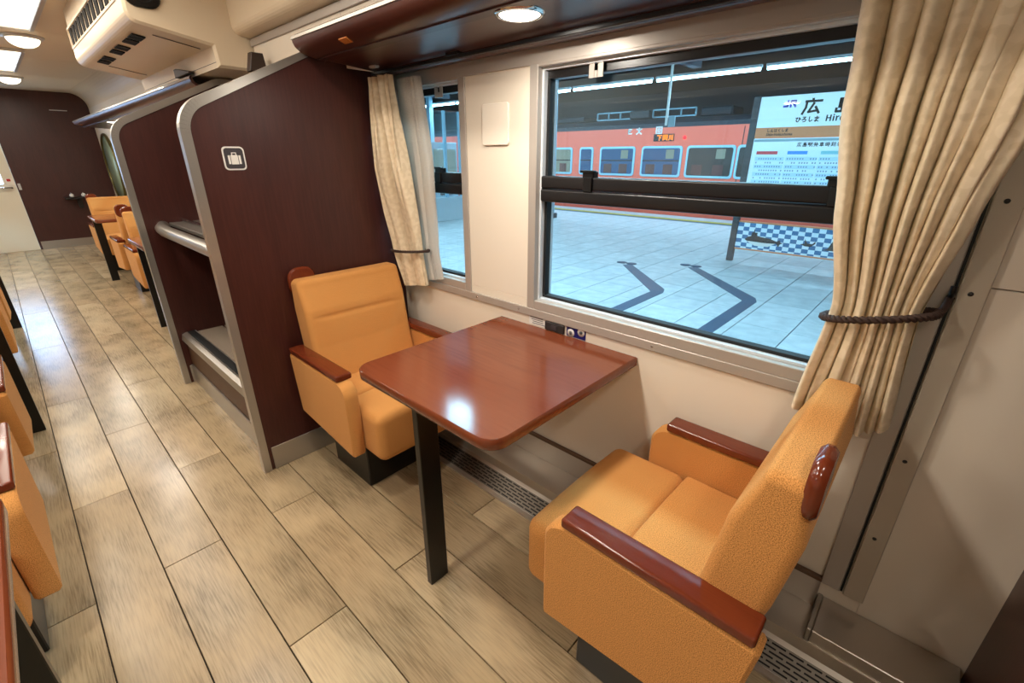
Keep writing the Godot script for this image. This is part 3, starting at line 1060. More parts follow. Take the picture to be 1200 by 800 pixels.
# ------------------------------------------------------------------ furniture
func back_bend(p: Vector3) -> Vector3:
	# tilt and curve the backrest: y runs 0.36 .. 0.868
	var y := p.y
	var zf := 0.0
	if y < 0.58:
		zf = lerpf(-0.115, -0.165, clampf((y - 0.36) / 0.22, 0, 1))
	elif y < 0.76:
		zf = lerpf(-0.165, -0.190, (y - 0.58) / 0.18)
	else:
		zf = lerpf(-0.190, -0.205, (y - 0.76) / 0.11)
	var thick := 1.0
	if y > 0.74:
		thick = lerpf(1.0, 0.62, clampf((y - 0.74) / 0.10, 0, 1))
	var z := p.z * thick
	if p.z > 0.02:
		# the shoulder roll and the crease across the back
		var in_x := smoothstep(0.0, 0.05, 0.21 - absf(p.x))
		z -= 0.007 * in_x * exp(-pow((y - 0.705) / 0.008, 2.0))
		z += 0.003 * in_x * exp(-pow((y - 0.62) / 0.07, 2.0))
	return Vector3(p.x, y, z + zf)

func make_chair(label: String, half: float, group: String, aisle: float) -> Node3D:
	# faces local +z; half: half the outer width; aisle: the local side (-1 or 1) with the hand grip
	var t := thing("dining_chair", label, "chair", Vector3.ZERO, 0.0, group)
	var inner := half - 0.056
	for s in [-1.0, 1.0]:
		var prof := [Vector2(-0.205, 0.268), Vector2(0.236, 0.224), Vector2(0.244, 0.232), Vector2(0.246, 0.47)] + arc(0.186, 0.488, 0.06, 0, 85, 7) + [Vector2(-0.232, 0.546), Vector2(-0.238, 0.536)]
		var st := new_st()
		add_prism(st, prof, 0.056, in_zy(s * (half - 0.028)), 0.008, true)
		part("side_panel", st, "upholstery", t)
		st = new_st()
		add_rbox(st, Vector3(s * (half - 0.031), 0.561, -0.016), Vector3(0.066, 0.026, 0.424), 0.007, 3)
		part("armrest", st, "arm_wood", t, "polished brown wooden armrest")
	var st2 := new_st()
	# front roll and rear pad of the seat, with the seam between them
	add_rbox(st2, Vector3(0, 0.322, 0.232), Vector3(inner * 2 - 0.006, 0.206, 0.255), 0.036, 6, Vector3i(8, 3, 4), func(p): return Vector3(p.x, p.y + 0.010 * (1.0 - pow(p.x / inner, 2.0)) * smoothstep(0.3, 0.42, p.y), p.z))
	add_rbox(st2, Vector3(0, 0.355, -0.012), Vector3(inner * 2 - 0.006, 0.14, 0.245), 0.014, 4, Vector3i(8, 2, 4), func(p): return Vector3(p.x, p.y + (0.010 * (1.0 - pow(p.x / inner, 2.0)) - 0.03 * (0.11 - p.z) * 0.5) * smoothstep(0.36, 0.42, p.y), p.z))
	part("seat_cushion", st2, "upholstery", t)
	st2 = new_st()
	add_rbox(st2, Vector3(0, 0.612, 0.0), Vector3(inner * 2 - 0.006, 0.512, 0.125), 0.024, 5, Vector3i(14, 64, 2), back_bend)
	part("backrest", st2, "upholstery", t)
	st2 = new_st()
	var gx := aisle * (half - 0.113)
	add_prism(st2, rounded(gx - 0.059, 0.79, gx + 0.059, 0.912, 0.045, 8), 0.026, in_xy(-0.238), 0.008, true)
	part("hand_grip", st2, "arm_wood", t, "rounded brown wooden hand grip")
	st2 = new_st()
	var reach := 0.31 if half < 0.4 else half * 2 - 0.17
	add_box(st2, Vector3(aisle * (half - 0.085 - reach / 2), 0.118, 0.03), Vector3(reach, 0.236, 0.30), 0.004)
	part("pedestal", st2, "black_metal", t)
	return t

func make_table(label: String, x0: float, x1: float, zc: float) -> void:
	# x0: the aisle edge, x1: the wall edge
	var t := thing("dining_table", label, "table", Vector3.ZERO)
	var s := signf(x1 - x0)
	var st := new_st()
	var poly := rounded(minf(x0, x1), zc - 0.322, maxf(x0, x1), zc + 0.322, 0.058, 7, [s > 0, s < 0, s < 0, s > 0])
	add_prism(st, poly, 0.034, in_xz(0.6985), 0.004, true)
	part("tabletop", st, "table_wood", t)
	st = new_st()
	add_box(st, Vector3(x0 + s * 0.042, 0.341, zc), Vector3(0.072, 0.682, 0.024), 0.002)
	part("leg", st, "black_metal", t)
	st = new_st()
	add_box(st, Vector3(x0 + s * 0.30, 0.672, zc), Vector3(0.46, 0.018, 0.05), 0.002)
	part("bearer", st, "black_metal", t)

func build_furniture() -> void:
	var xr := 0.985
	make_table("polished brown dining table with a black leg under the wide window", 0.63, 1.331, -0.972)
	make_table("brown dining table just behind the luggage rack", 0.63, 1.331, -4.67)
	make_table("brown dining table further along from the luggage rack", 0.63, 1.331, -6.97)
	make_table("brown dining table across the aisle from the wide window", -0.163, -1.331, -0.972)
	make_table("brown dining table across the aisle from the luggage rack", -0.163, -1.331, -3.24)
	make_table("brown dining table across the aisle near the end door", -0.163, -1.331, -5.55)
	var a := make_chair("orange armchair with its back to the luggage rack panel", 0.305, "orange dining armchairs", -1.0)
	a.position = Vector3(xr, 0, -1.736)
	var b := make_chair("orange armchair with its back to the long curtain", 0.305, "orange dining armchairs", 1.0)
	b.position = Vector3(xr, 0, -0.28)
	b.rotation.y = PI
	var c := copy_thing(a, "orange armchair at the table just behind the luggage rack, facing it")
	c.position = Vector3(xr, 0, -5.45)
	c = copy_thing(b, "orange armchair back to back with another, facing the further table")
	c.position = Vector3(xr, 0, -6.23)
	c = copy_thing(a, "orange armchair on the far side of the further table")
	c.position = Vector3(xr, 0, -7.75)
	# across the aisle: wider seats for two
	var w := make_chair("wide orange seat with its armrest at the table opposite the wide window", 0.56, "wide orange seats across the aisle", 1.0)
	w.position = Vector3(-0.74, 0, -1.79)
	var v := make_chair("wide orange seat back to back with the seat opposite the wide window", 0.56, "wide orange seats across the aisle", -1.0)
	v.position = Vector3(-0.74, 0, -2.60)
	v.rotation.y = PI
	c = copy_thing(w, "wide orange seat facing the table across from the luggage rack")
	c.position = Vector3(-0.74, 0, -4.24)
	c = copy_thing(v, "wide orange seat facing the last table by the end door")
	c.position = Vector3(-0.74, 0, -4.90)

func curtain(called: String, label: String, material: String, keys: Array, folds: float, nu: int, seed_value: int, bottom: Callable, group := "") -> Node3D:
	# keys: [height, z of one edge, z of the other, x, depth of the folds]
	var t := thing(called, label, "curtain", Vector3.ZERO, 0.0, group)
	var rng := RandomNumberGenerator.new()
	rng.seed = seed_value
	var ph := []
	for i in 6:
		ph.append(rng.randf() * TAU)
	var nv := 60
	var grid := []
	for j in nv + 1:
		var row := []
		for i in nu + 1:
			var u := float(i) / nu
			var top: float = keys[0][0]
			var bot: float = bottom.call(u)
			var y := lerpf(top, bot, float(j) / nv)
			var k := 0
			while k < keys.size() - 2 and y < keys[k + 1][0]:
				k += 1
			var f := clampf((keys[k][0] - y) / (keys[k][0] - keys[k + 1][0]), 0, 1)
			f = f * f * (3 - 2 * f) * 0.5 + f * 0.5
			var z0: float = lerpf(keys[k][1], keys[k + 1][1], f)
			var z1: float = lerpf(keys[k][2], keys[k + 1][2], f)
			var xb: float = lerpf(keys[k][3], keys[k + 1][3], f)
			var amp: float = lerpf(keys[k][4], keys[k + 1][4], f)
			var wob := 0.10 * sin(y * 5.0 + ph[0]) + 0.07 * sin(y * 11.0 + ph[1] + u * 4.0)
			var q := folds * u + wob + 0.35 * sin(u * 7.0 + ph[2])
			var a := sin(TAU * q)
			var s1 := signf(a) * pow(absf(a), 0.75)
			var x := xb + amp * (0.72 * s1 + 0.30 * sin(TAU * q * 0.53 + ph[3] + y * 2.2) + 0.16 * sin(TAU * q * 2.1 + ph[4] + y * 5.0))
			var z := lerpf(z0, z1, u) + (z1 - z0) / folds * 0.26 * cos(TAU * q)
			row.append(Vector3(x, y, z))
		grid.append(row)
	var st := new_st()
	st.set_smooth_group(5)
	for j in nv:
		for i in nu:
			quad(st, grid[j][i], grid[j + 1][i], grid[j + 1][i + 1], grid[j][i + 1])
	part("cloth", st, material, t)
	return t

func rope_loop(c: Vector3, rx: float, rz: float, slope: float, r: float, parent: Node) -> void:
	# two twisted strands round a tied curtain
	for s in 2:
		var pts := []
		var n := 150
		for i in n:
			var a := TAU * i / n
			var tw := a * 24.0 + PI * s
			var rad := Vector3(cos(a), 0, sin(a))
			var p := c + Vector3(cos(a) * rx, slope * sin(a) * rz, sin(a) * rz)
			pts.append(p + (rad * cos(tw) + Vector3.UP * sin(tw)) * r * 0.55)
		var st := new_st()
		add_tube(st, pts, r * 0.68, 6, true)
		part("strand", st, "rope_brown", parent)

func build_curtains() -> void:
	curtain("drape", "long beige curtain tied with rope beside the wide window", "curtain_cloth",
		[[1.668, -0.232, 0.125, 1.250, 0.022], [1.45, -0.215, 0.085, 1.246, 0.038], [1.25, -0.182, 0.050, 1.246, 0.042], [1.03, -0.142, 0.018, 1.262, 0.028], [0.72, -0.170, 0.034, 1.282, 0.024]],
		9.2, 300, 5, func(u): return 0.742 - 0.05 * sin(u * PI * 0.75) + 0.055 * u * u)
	var r := thing("tie_rope", "dark brown twisted rope holding the long curtain", "rope")
	rope_loop(Vector3(1.262, 1.022, -0.058), 0.050, 0.098, 0.25, 0.0078, r)
	var st := new_st()
	add_tube(st, [Vector3(1.262, 1.035, 0.03), Vector3(1.285, 1.052, 0.045), Vector3(1.312, 1.072, 0.05)], 0.008, 8)
	part("loop_end", st, "rope_brown", r)
	st = new_st()
	add_tube(st, [Vector3(1.326, 1.078, 0.05), Vector3(1.305, 1.078, 0.05), Vector3(1.298, 1.088, 0.05), Vector3(1.300, 1.10, 0.05)], 0.006, 8)
	part("hook", st, "black_metal", r)
	curtain("drape", "short beige curtain beside the luggage rack panel", "curtain_cloth",
		[[1.658, -1.962, -1.795, 1.215, 0.020], [1.3, -1.962, -1.745, 1.212, 0.034], [0.95, -1.930, -1.735, 1.254, 0.018], [0.75, -1.905, -1.725, 1.272, 0.016]],
		4.6, 150, 9, func(u): return 0.752 + 0.03 * u)
	curtain("lace_curtain", "white lace curtain hanging behind the short beige curtain", "lace",
		[[1.648, -1.84, -1.672, 1.272, 0.012], [1.3, -1.82, -1.648, 1.284, 0.014], [0.95, -1.80, -1.668, 1.298, 0.010], [0.78, -1.79, -1.645, 1.306, 0.008]],
		4.3, 120, 14, func(u): return 0.79 + 0.03 * u)
	r = thing("tie_rope", "dark brown twisted rope holding the short curtain and lace", "rope")
	rope_loop(Vector3(1.262, 0.935, -1.835), 0.045, 0.138, 0.10, 0.006, r)

func build_wall_details() -> void:
	var t := thing("wall_hatch", "flat cream hatch cover with round corners between the windows", "hatch cover")
	var st := new_st()
	add_prism(st, rounded(-1.385, 1.388, -1.247, 1.530, 0.012), 0.008, in_zy(WALL - 0.004), 0.002)
	part("cover", st, "plate_paint", t)
	t = thing("power_socket", "dark grey wall socket above the table edge", "socket")
	box("plate", Vector3(WALL - 0.005, 0.7345, -1.006), Vector3(0.010, 0.034, 0.092), "socket_black", t, 0.002)
	box("port", Vector3(WALL - 0.011, 0.735, -1.006), Vector3(0.003, 0.018, 0.026), "icon_grey", t, 0.0005)
	t = thing("blue_sticker", "dark blue sticker with two white discs beside the socket", "sticker")
	box("sheet", Vector3(WALL - 0.0015, 0.738, -0.907), Vector3(0.002, 0.042, 0.086), "sticker_blue", t, 0.0)
	for p in [[-0.930, 0.731], [-0.884, 0.743]]:
		st = new_st()
		add_lathe(st, [Vector2(0, 0), Vector2(0.016, 0), Vector2(0.016, 0.0008), Vector2(0, 0.0008)], Transform3D(Basis(Vector3(0, 0, 1), PI / 2), Vector3(WALL - 0.0025, p[1], p[0])), 20)
		var d := part("disc", st, "white_print", t)
		st = new_st()
		add_lathe(st, [Vector2(0, 0), Vector2(0.007, 0), Vector2(0.007, 0.0008), Vector2(0, 0.0008)], Transform3D(Basis(Vector3(0, 0, 1), PI / 2), Vector3(WALL - 0.0033, p[1], p[0])), 14)
		part("centre", st, "ink_grey", d)
	t = thing("notice_label", "small white printed label on the wall by the socket", "label")
	box("paper", Vector3(WALL - 0.001, 0.738, -1.09), Vector3(0.002, 0.036, 0.098), "white_print", t, 0.0)
	st = new_st()
	for i in 4:
		add_box(st, Vector3(WALL - 0.0022, 0.750 - 0.008 * i, -1.10 + 0.004 * i), Vector3(0.0006, 0.0028, 0.066 - 0.006 * (i % 3)), 0.0)
	part("print_lines", st, "ink_grey", t)
	# round mirror on the far wall
	t = thing("round_mirror", "large round brass framed mirror by the end wall", "mirror")
	var ring := []
	for i in 40:
		ring.append(Vector3(WALL - 0.02, 1.17 + sin(TAU * i / 40) * 0.48, -9.52 + cos(TAU * i / 40) * 0.48))
	st = new_st()
	add_tube(st, ring, 0.02, 10, true)
	part("frame", st, "brass", t)
	st = new_st()
	add_lathe(st, [Vector2(0, 0), Vector2(0.475, 0), Vector2(0.475, 0.012), Vector2(0, 0.012)], Transform3D(Basis(Vector3(0, 0, 1), PI / 2), Vector3(WALL - 0.006, 1.17, -9.52)), 40)
	part("glass", st, "mirror_green", t)
	# the small counter against the end wall
	t = thing("wall_counter", "small dark counter against the end wall", "counter")
	box("top", Vector3(0.86, 0.745, -10.10), Vector3(0.34, 0.03, 0.26), "black_metal", t, 0.003)
	box("bracket", Vector3(0.86, 0.66, -10.17), Vector3(0.05, 0.14, 0.10), "black_metal", t, 0.003)
	for x in [0.78, 0.92]:
		t = thing("white_pot", "small white pot standing on the dark end wall counter", "pot", Vector3(x, 0.76, -10.08), 0.0, "pots on the end wall counter")
		st = new_st()
		add_lathe(st, [Vector2(0, 0), Vector2(0.02, 0), Vector2(0.028, 0.02), Vector2(0.024, 0.042), Vector2(0.010, 0.052), Vector2(0, 0.056)], Transform3D.IDENTITY, 16)
		part("bowl", st, "white_print", t)
		st = new_st()
		add_lathe(st, [Vector2(0, 0.054), Vector2(0.008, 0.056), Vector2(0.008, 0.066), Vector2(0, 0.069)], Transform3D.IDENTITY, 12)
		part("knob", st, "chrome", t)

# ------------------------------------------------------------------ the station outside
const PLAT := -0.1

func glyph(c: String) -> Array:
	match c:
		"hiro": return [[0.5, 1.0, 0.5, 0.86], [0.14, 0.85, 0.97, 0.85], [0.2, 0.85, 0.19, 0.42, 0.05, 0.0], [0.58, 0.70, 0.36, 0.12, 0.82, 0.20], [0.70, 0.45, 0.90, 0.04]]
		"shima": return [[0.5, 1.0, 0.44, 0.9], [0.25, 0.88, 0.76, 0.88, 0.76, 0.60], [0.25, 0.74, 0.76, 0.74], [0.25, 0.60, 0.76, 0.60], [0.25, 0.88, 0.25, 0.36], [0.25, 0.48, 0.96, 0.48], [0.25, 0.36, 0.90, 0.36, 0.87, 0.06, 0.72, 0.02], [0.12, 0.26, 0.12, 0.06, 0.66, 0.06, 0.66, 0.26], [0.39, 0.32, 0.39, 0.06]]
		"hi": return [[0.05, 0.76, 0.38, 0.80, 0.16, 0.40, 0.26, 0.10, 0.5, 0.06, 0.68, 0.36, 0.66, 0.84, 0.95, 0.48]]
		"ro": return [[0.22, 0.90, 0.74, 0.90, 0.16, 0.38, 0.58, 0.56, 0.84, 0.38, 0.72, 0.10, 0.34, 0.04]]
		"shi": return [[0.30, 0.95, 0.30, 0.26, 0.48, 0.05, 0.86, 0.30]]
		"ma": return [[0.15, 0.76, 0.86, 0.76], [0.2, 0.53, 0.82, 0.53], [0.52, 0.97, 0.52, 0.2, 0.34, 0.04, 0.18, 0.16, 0.4, 0.27, 0.86, 0.06]]
		"n": return [[0.5, 0.95, 0.12, 0.05, 0.42, 0.46, 0.56, 0.10, 0.74, 0.06, 0.95, 0.36]]
		"ha": return [[0.2, 0.95, 0.14, 0.4, 0.2, 0.05], [0.4, 0.7, 0.95, 0.7], [0.7, 0.95, 0.7, 0.2, 0.5, 0.05, 0.4, 0.18, 0.66, 0.24, 0.92, 0.08]]
		"ku": return [[0.7, 0.95, 0.25, 0.5, 0.72, 0.05]]
		"eki": return [[0.05, 0.95, 0.05, 0.4, 0.45, 0.4, 0.42, 0.05], [0.05, 0.92, 0.42, 0.92], [0.05, 0.74, 0.4, 0.74], [0.05, 0.57, 0.4, 0.57], [0.24, 0.92, 0.24, 0.4], [0.56, 0.92, 0.92, 0.92, 0.92, 0.6, 0.56, 0.6], [0.58, 0.92, 0.56, 0.3, 0.46, 0.0], [0.72, 0.6, 0.97, 0.0]]
		"hatsu": return [[0.12, 0.92, 0.4, 0.92, 0.05, 0.5], [0.6, 0.97, 0.95, 0.5], [0.28, 0.62, 0.74, 0.62], [0.12, 0.42, 0.9, 0.42], [0.38, 0.62, 0.34, 0.25, 0.1, 0.0], [0.62, 0.62, 0.62, 0.08, 0.92, 0.08]]
		"sha": return [[0.1, 0.88, 0.9, 0.88], [0.22, 0.72, 0.78, 0.72, 0.78, 0.34, 0.22, 0.34, 0.22, 0.72], [0.22, 0.53, 0.78, 0.53], [0.05, 0.18, 0.95, 0.18], [0.5, 1.0, 0.5, 0.0]]
		"ji": return [[0.08, 0.88, 0.36, 0.88, 0.36, 0.2, 0.08, 0.2, 0.08, 0.88], [0.08, 0.54, 0.36, 0.54], [0.5, 0.84, 0.92, 0.84], [0.7, 1.0, 0.7, 0.64], [0.44, 0.62, 0.97, 0.62], [0.46, 0.4, 0.96, 0.4], [0.8, 0.56, 0.8, 0.02, 0.66, 0.06], [0.54, 0.28, 0.62, 0.16]]
		"koku": return [[0.05, 0.86, 0.6, 0.86], [0.32, 1.0, 0.3, 0.86, 0.14, 0.6, 0.4, 0.56, 0.06, 0.2], [0.5, 0.6, 0.1, 0.04], [0.36, 0.26, 0.56, 0.06], [0.7, 0.9, 0.7, 0.26], [0.92, 0.97, 0.92, 0.03, 0.8, 0.06]]
		"hyou": return [[0.12, 0.88, 0.88, 0.88], [0.18, 0.72, 0.82, 0.72], [0.05, 0.55, 0.95, 0.55], [0.5, 1.0, 0.5, 0.55], [0.48, 0.5, 0.06, 0.16], [0.36, 0.36, 0.36, 0.04, 0.54, 0.12], [0.5, 0.5, 0.62, 0.2, 0.95, 0.02], [0.84, 0.4, 0.66, 0.28]]
		"shita": return [[0.05, 0.9, 0.95, 0.9], [0.5, 0.9, 0.5, 0.0], [0.54, 0.6, 0.82, 0.42]]
		"seki": return [[0.05, 0.95, 0.05, 0.0], [0.05, 0.95, 0.42, 0.95, 0.42, 0.68, 0.05, 0.68], [0.95, 0.95, 0.95, 0.0], [0.95, 0.95, 0.58, 0.95, 0.58, 0.68, 0.95, 0.68], [0.25, 0.5, 0.75, 0.5], [0.22, 0.34, 0.78, 0.34], [0.5, 0.5, 0.48, 0.3, 0.25, 0.08], [0.52, 0.3, 0.78, 0.08]]
		"kawa": return [[0.2, 0.9, 0.2, 0.3, 0.06, 0.0], [0.5, 0.9, 0.5, 0.1], [0.82, 0.95, 0.82, 0.0]]
		"kai": return [[0.05, 0.95, 0.95, 0.95, 0.95, 0.03, 0.05, 0.03, 0.05, 0.95], [0.32, 0.66, 0.68, 0.66, 0.68, 0.32, 0.32, 0.32, 0.32, 0.66]]
		"bun": return [[0.5, 1.0, 0.5, 0.86], [0.05, 0.8, 0.95, 0.8], [0.74, 0.8, 0.5, 0.35, 0.06, 0.0], [0.26, 0.8, 0.52, 0.35, 0.95, 0.0]]
		"e": return [[0.8, 0.8, 0.3, 0.85, 0.2, 0.6, 0.6, 0.5, 0.2, 0.4, 0.25, 0.1, 0.85, 0.12]]
		"J": return [[0.7, 1.0, 0.7, 0.1, 0.05, 0.1]]
		"R": return [[0.12, 0.0, 0.12, 0.95, 0.85, 0.95, 0.85, 0.5, 0.12, 0.5], [0.55, 0.5, 0.95, 0.0]]
	return []

func facing_west(at: Vector3) -> Transform3D:
	# a plane that looks towards -x: local x runs along +z
	return Transform3D(Basis(Vector3(0, 0, 1), Vector3(0, 1, 0), Vector3(-1, 0, 0)), at)

func write_glyphs(called: String, names: Array, at: Vector3, size: Vector2, step: float, w: float, material: String, parent: Node) -> void:
	var st := new_st()
	for i in names.size():
		add_strokes(st, glyph(names[i]), facing_west(at + Vector3(0, 0, step * i)), size, w)
	part(called, st, material, parent)

func build_platform() -> void:
	var p := structure("floor_platform", "pale stone tiled station platform with navy queue markings", "platform")
	box("slab", Vector3(6.87, -0.62, -12), Vector3(10.24, 1.02, 38), "joint_dark", p, 0.0)
	var pitch := 0.436
	var st := new_st()
	add_box(st, Vector3.ZERO, Vector3(pitch - 0.005, 0.01, pitch - 0.009), 0.0)
	var tile := mesh_of(st)
	var rest := new_st()
	var xs := 3.99 - pitch * 5
	for i in range(0, 23):
		for k in range(-13, 70):
			var at := Vector3(xs + pitch * (i + 0.5), PLAT - 0.005, -0.752 - pitch * (k + 0.5))
			if at.x > 11.15:
				continue
			if i >= 3 and i < 16 and k >= -1 and k < 21:
				var o := part("tile", tile, "paving_%d" % ((i * 5 + (k + 1) * 3 + i * k) % 3 if i * 5 + (k + 1) * 3 + i * k >= 0 else 0), p)
				o.position = at
			else:
				add_box(rest, at, Vector3(pitch - 0.005, 0.01, pitch - 0.009), 0.0)
	var r := part("outer_tiles", rest, "paving_0", p)
	r.set_meta("kind", "stuff")
	box("yellow_line", Vector3(11.3, PLAT - 0.003, -12), Vector3(0.16, 0.01, 38), "marking_yellow", p, 0.0)
	box("edge_stone", Vector3(11.72, PLAT - 0.005, -12), Vector3(0.55, 0.01, 38), "paving_1", p, 0.0)
	# navy queue lines: from the near edge, along x, then slanting away
	for l in [[Vector2(3.66, -2.225), Vector2(4.86, -2.225), Vector2(5.90, -3.20)], [Vector2(3.69, -1.325), Vector2(5.20, -1.325), Vector2(6.37, -2.44)]]:
		var s := new_st()
		var w := 0.065
		var a: Vector2 = l[0]
		var b: Vector2 = l[1]
		var c: Vector2 = l[2]
		var d := (c - b).normalized()
		var nrm := Vector2(-d.y, d.x)
		if nrm.y < 0:
			nrm = -nrm
		add_prism(s, [a + Vector2(0, -w), b + Vector2(-0.027, -w), c - nrm * w, c + nrm * w, b + Vector2(0.16, w * 0.2), b + Vector2(0.02, w), a + Vector2(0, w)], 0.004, in_xz(PLAT + 0.002), 0.0)
		part("queue_line", s, "marking_navy", p)
		box("line_end", Vector3(a.x - 0.11, PLAT + 0.002, a.y), Vector3(0.22, 0.004, w * 2), "marking_pale", p, 0.0)
		for q in [Vector2(0.10, -0.02), Vector2(0.09, -0.17)]:
			s = new_st()
			add_lathe(s, [Vector2(0, 0), Vector2(0.075, 0), Vector2(0.075, 0.004), Vector2(0, 0.004)], Transform3D(Basis.IDENTITY, Vector3(c.x + q.x, PLAT, c.y + q.y + 0.03)), 14)
			part("footprint_dot", s, "marking_navy", p)
	var lp := structure("floor_platform_opposite", "stone platform on the other side of the coach", "platform")
	box("slab", Vector3(-6.0, -0.6, -8), Vector3(8.4, 1.0, 30), "paving_0", lp, 0.0)
	var ws := structure("wall_station_opposite", "pale wall beyond the platform on the other side", "wall")
	box("panel", Vector3(-10.3, 1.4, -8), Vector3(0.2, 5.0, 30), "paving_2", ws, 0.0)
	# canopies
	var c := structure("roof_canopy", "grey station canopy over the platform", "roof")
	box("soffit", Vector3(6.4, 3.30, -12), Vector3(9.4, 0.1, 38), "canopy_grey", c, 0.0)
	for k in 9:
		box("beam", Vector3(6.4, 3.20, -30 + 4.2 * k), Vector3(9.4, 0.16, 0.18), "canopy_dark", c, 0.0)
	var c2 := structure("roof_tracks", "dark roof over the far tracks", "roof")
	box("soffit", Vector3(16.5, 4.0, -12), Vector3(10.6, 0.1, 38), "canopy_dark", c2, 0.0)
	box("back_wall", Vector3(21.5, 1.0, -12), Vector3(0.2, 6.4, 38), "station_wall", c2, 0.0)
	box("end_wall", Vector3(11.0, 1.3, -31.2), Vector3(22.0, 6.0, 0.2), "station_wall", c2, 0.0)
	var c3 := structure("roof_canopy_opposite", "grey station canopy on the other side of the coach", "roof")
	box("soffit", Vector3(-6.0, 3.30, -8), Vector3(8.6, 0.1, 30), "canopy_grey", c3, 0.0)

func tube_light(at: Vector3, group: String, label: String, twin := false) -> void:
	var t := thing("station_tube_light", label, "lamp", at, 0.0, group)
	var wide := 0.42 if twin else 0.07
	box("housing", Vector3(0, 0.055, 0), Vector3(wide, 0.05, 2.15), "white_print" if twin else "canopy_grey", t, 0.004)
	for x in ([-0.13, 0.13] if twin else [0.0]):
		var st := new_st()
		add_tube(st, [Vector3(x, 0, -1.05), Vector3(x, 0, 1.05)], 0.026, 10)
		part("tube", st, "tube_glow", t)
	area_light("station_tube_area", at + Vector3(0, -0.04, 0), Vector2(wide - 0.02, 2.1), E_TUBE, COOL, Vector3.DOWN)

func build_station_lights() -> void:
	for k in range(-1, 9):
		tube_light(Vector3(10.5, 2.88, -2.13 - 2.225 * k), "platform tube lights above the yellow line", "long cool fluorescent tube hung above the platform's yellow line")
		if k < 6:
			tube_light(Vector3(3.22, 3.12, -2.13 - 2.225 * k), "platform tube lights beside the coach", "twin fluorescent tube light under the canopy beside the coach", true)
	for k in range(0, 5):
		tube_light(Vector3(-3.22, 3.12, -1.2 - 2.6 * k), "tube lights on the other side of the coach", "twin fluorescent tube light on the other side of the coach", true)

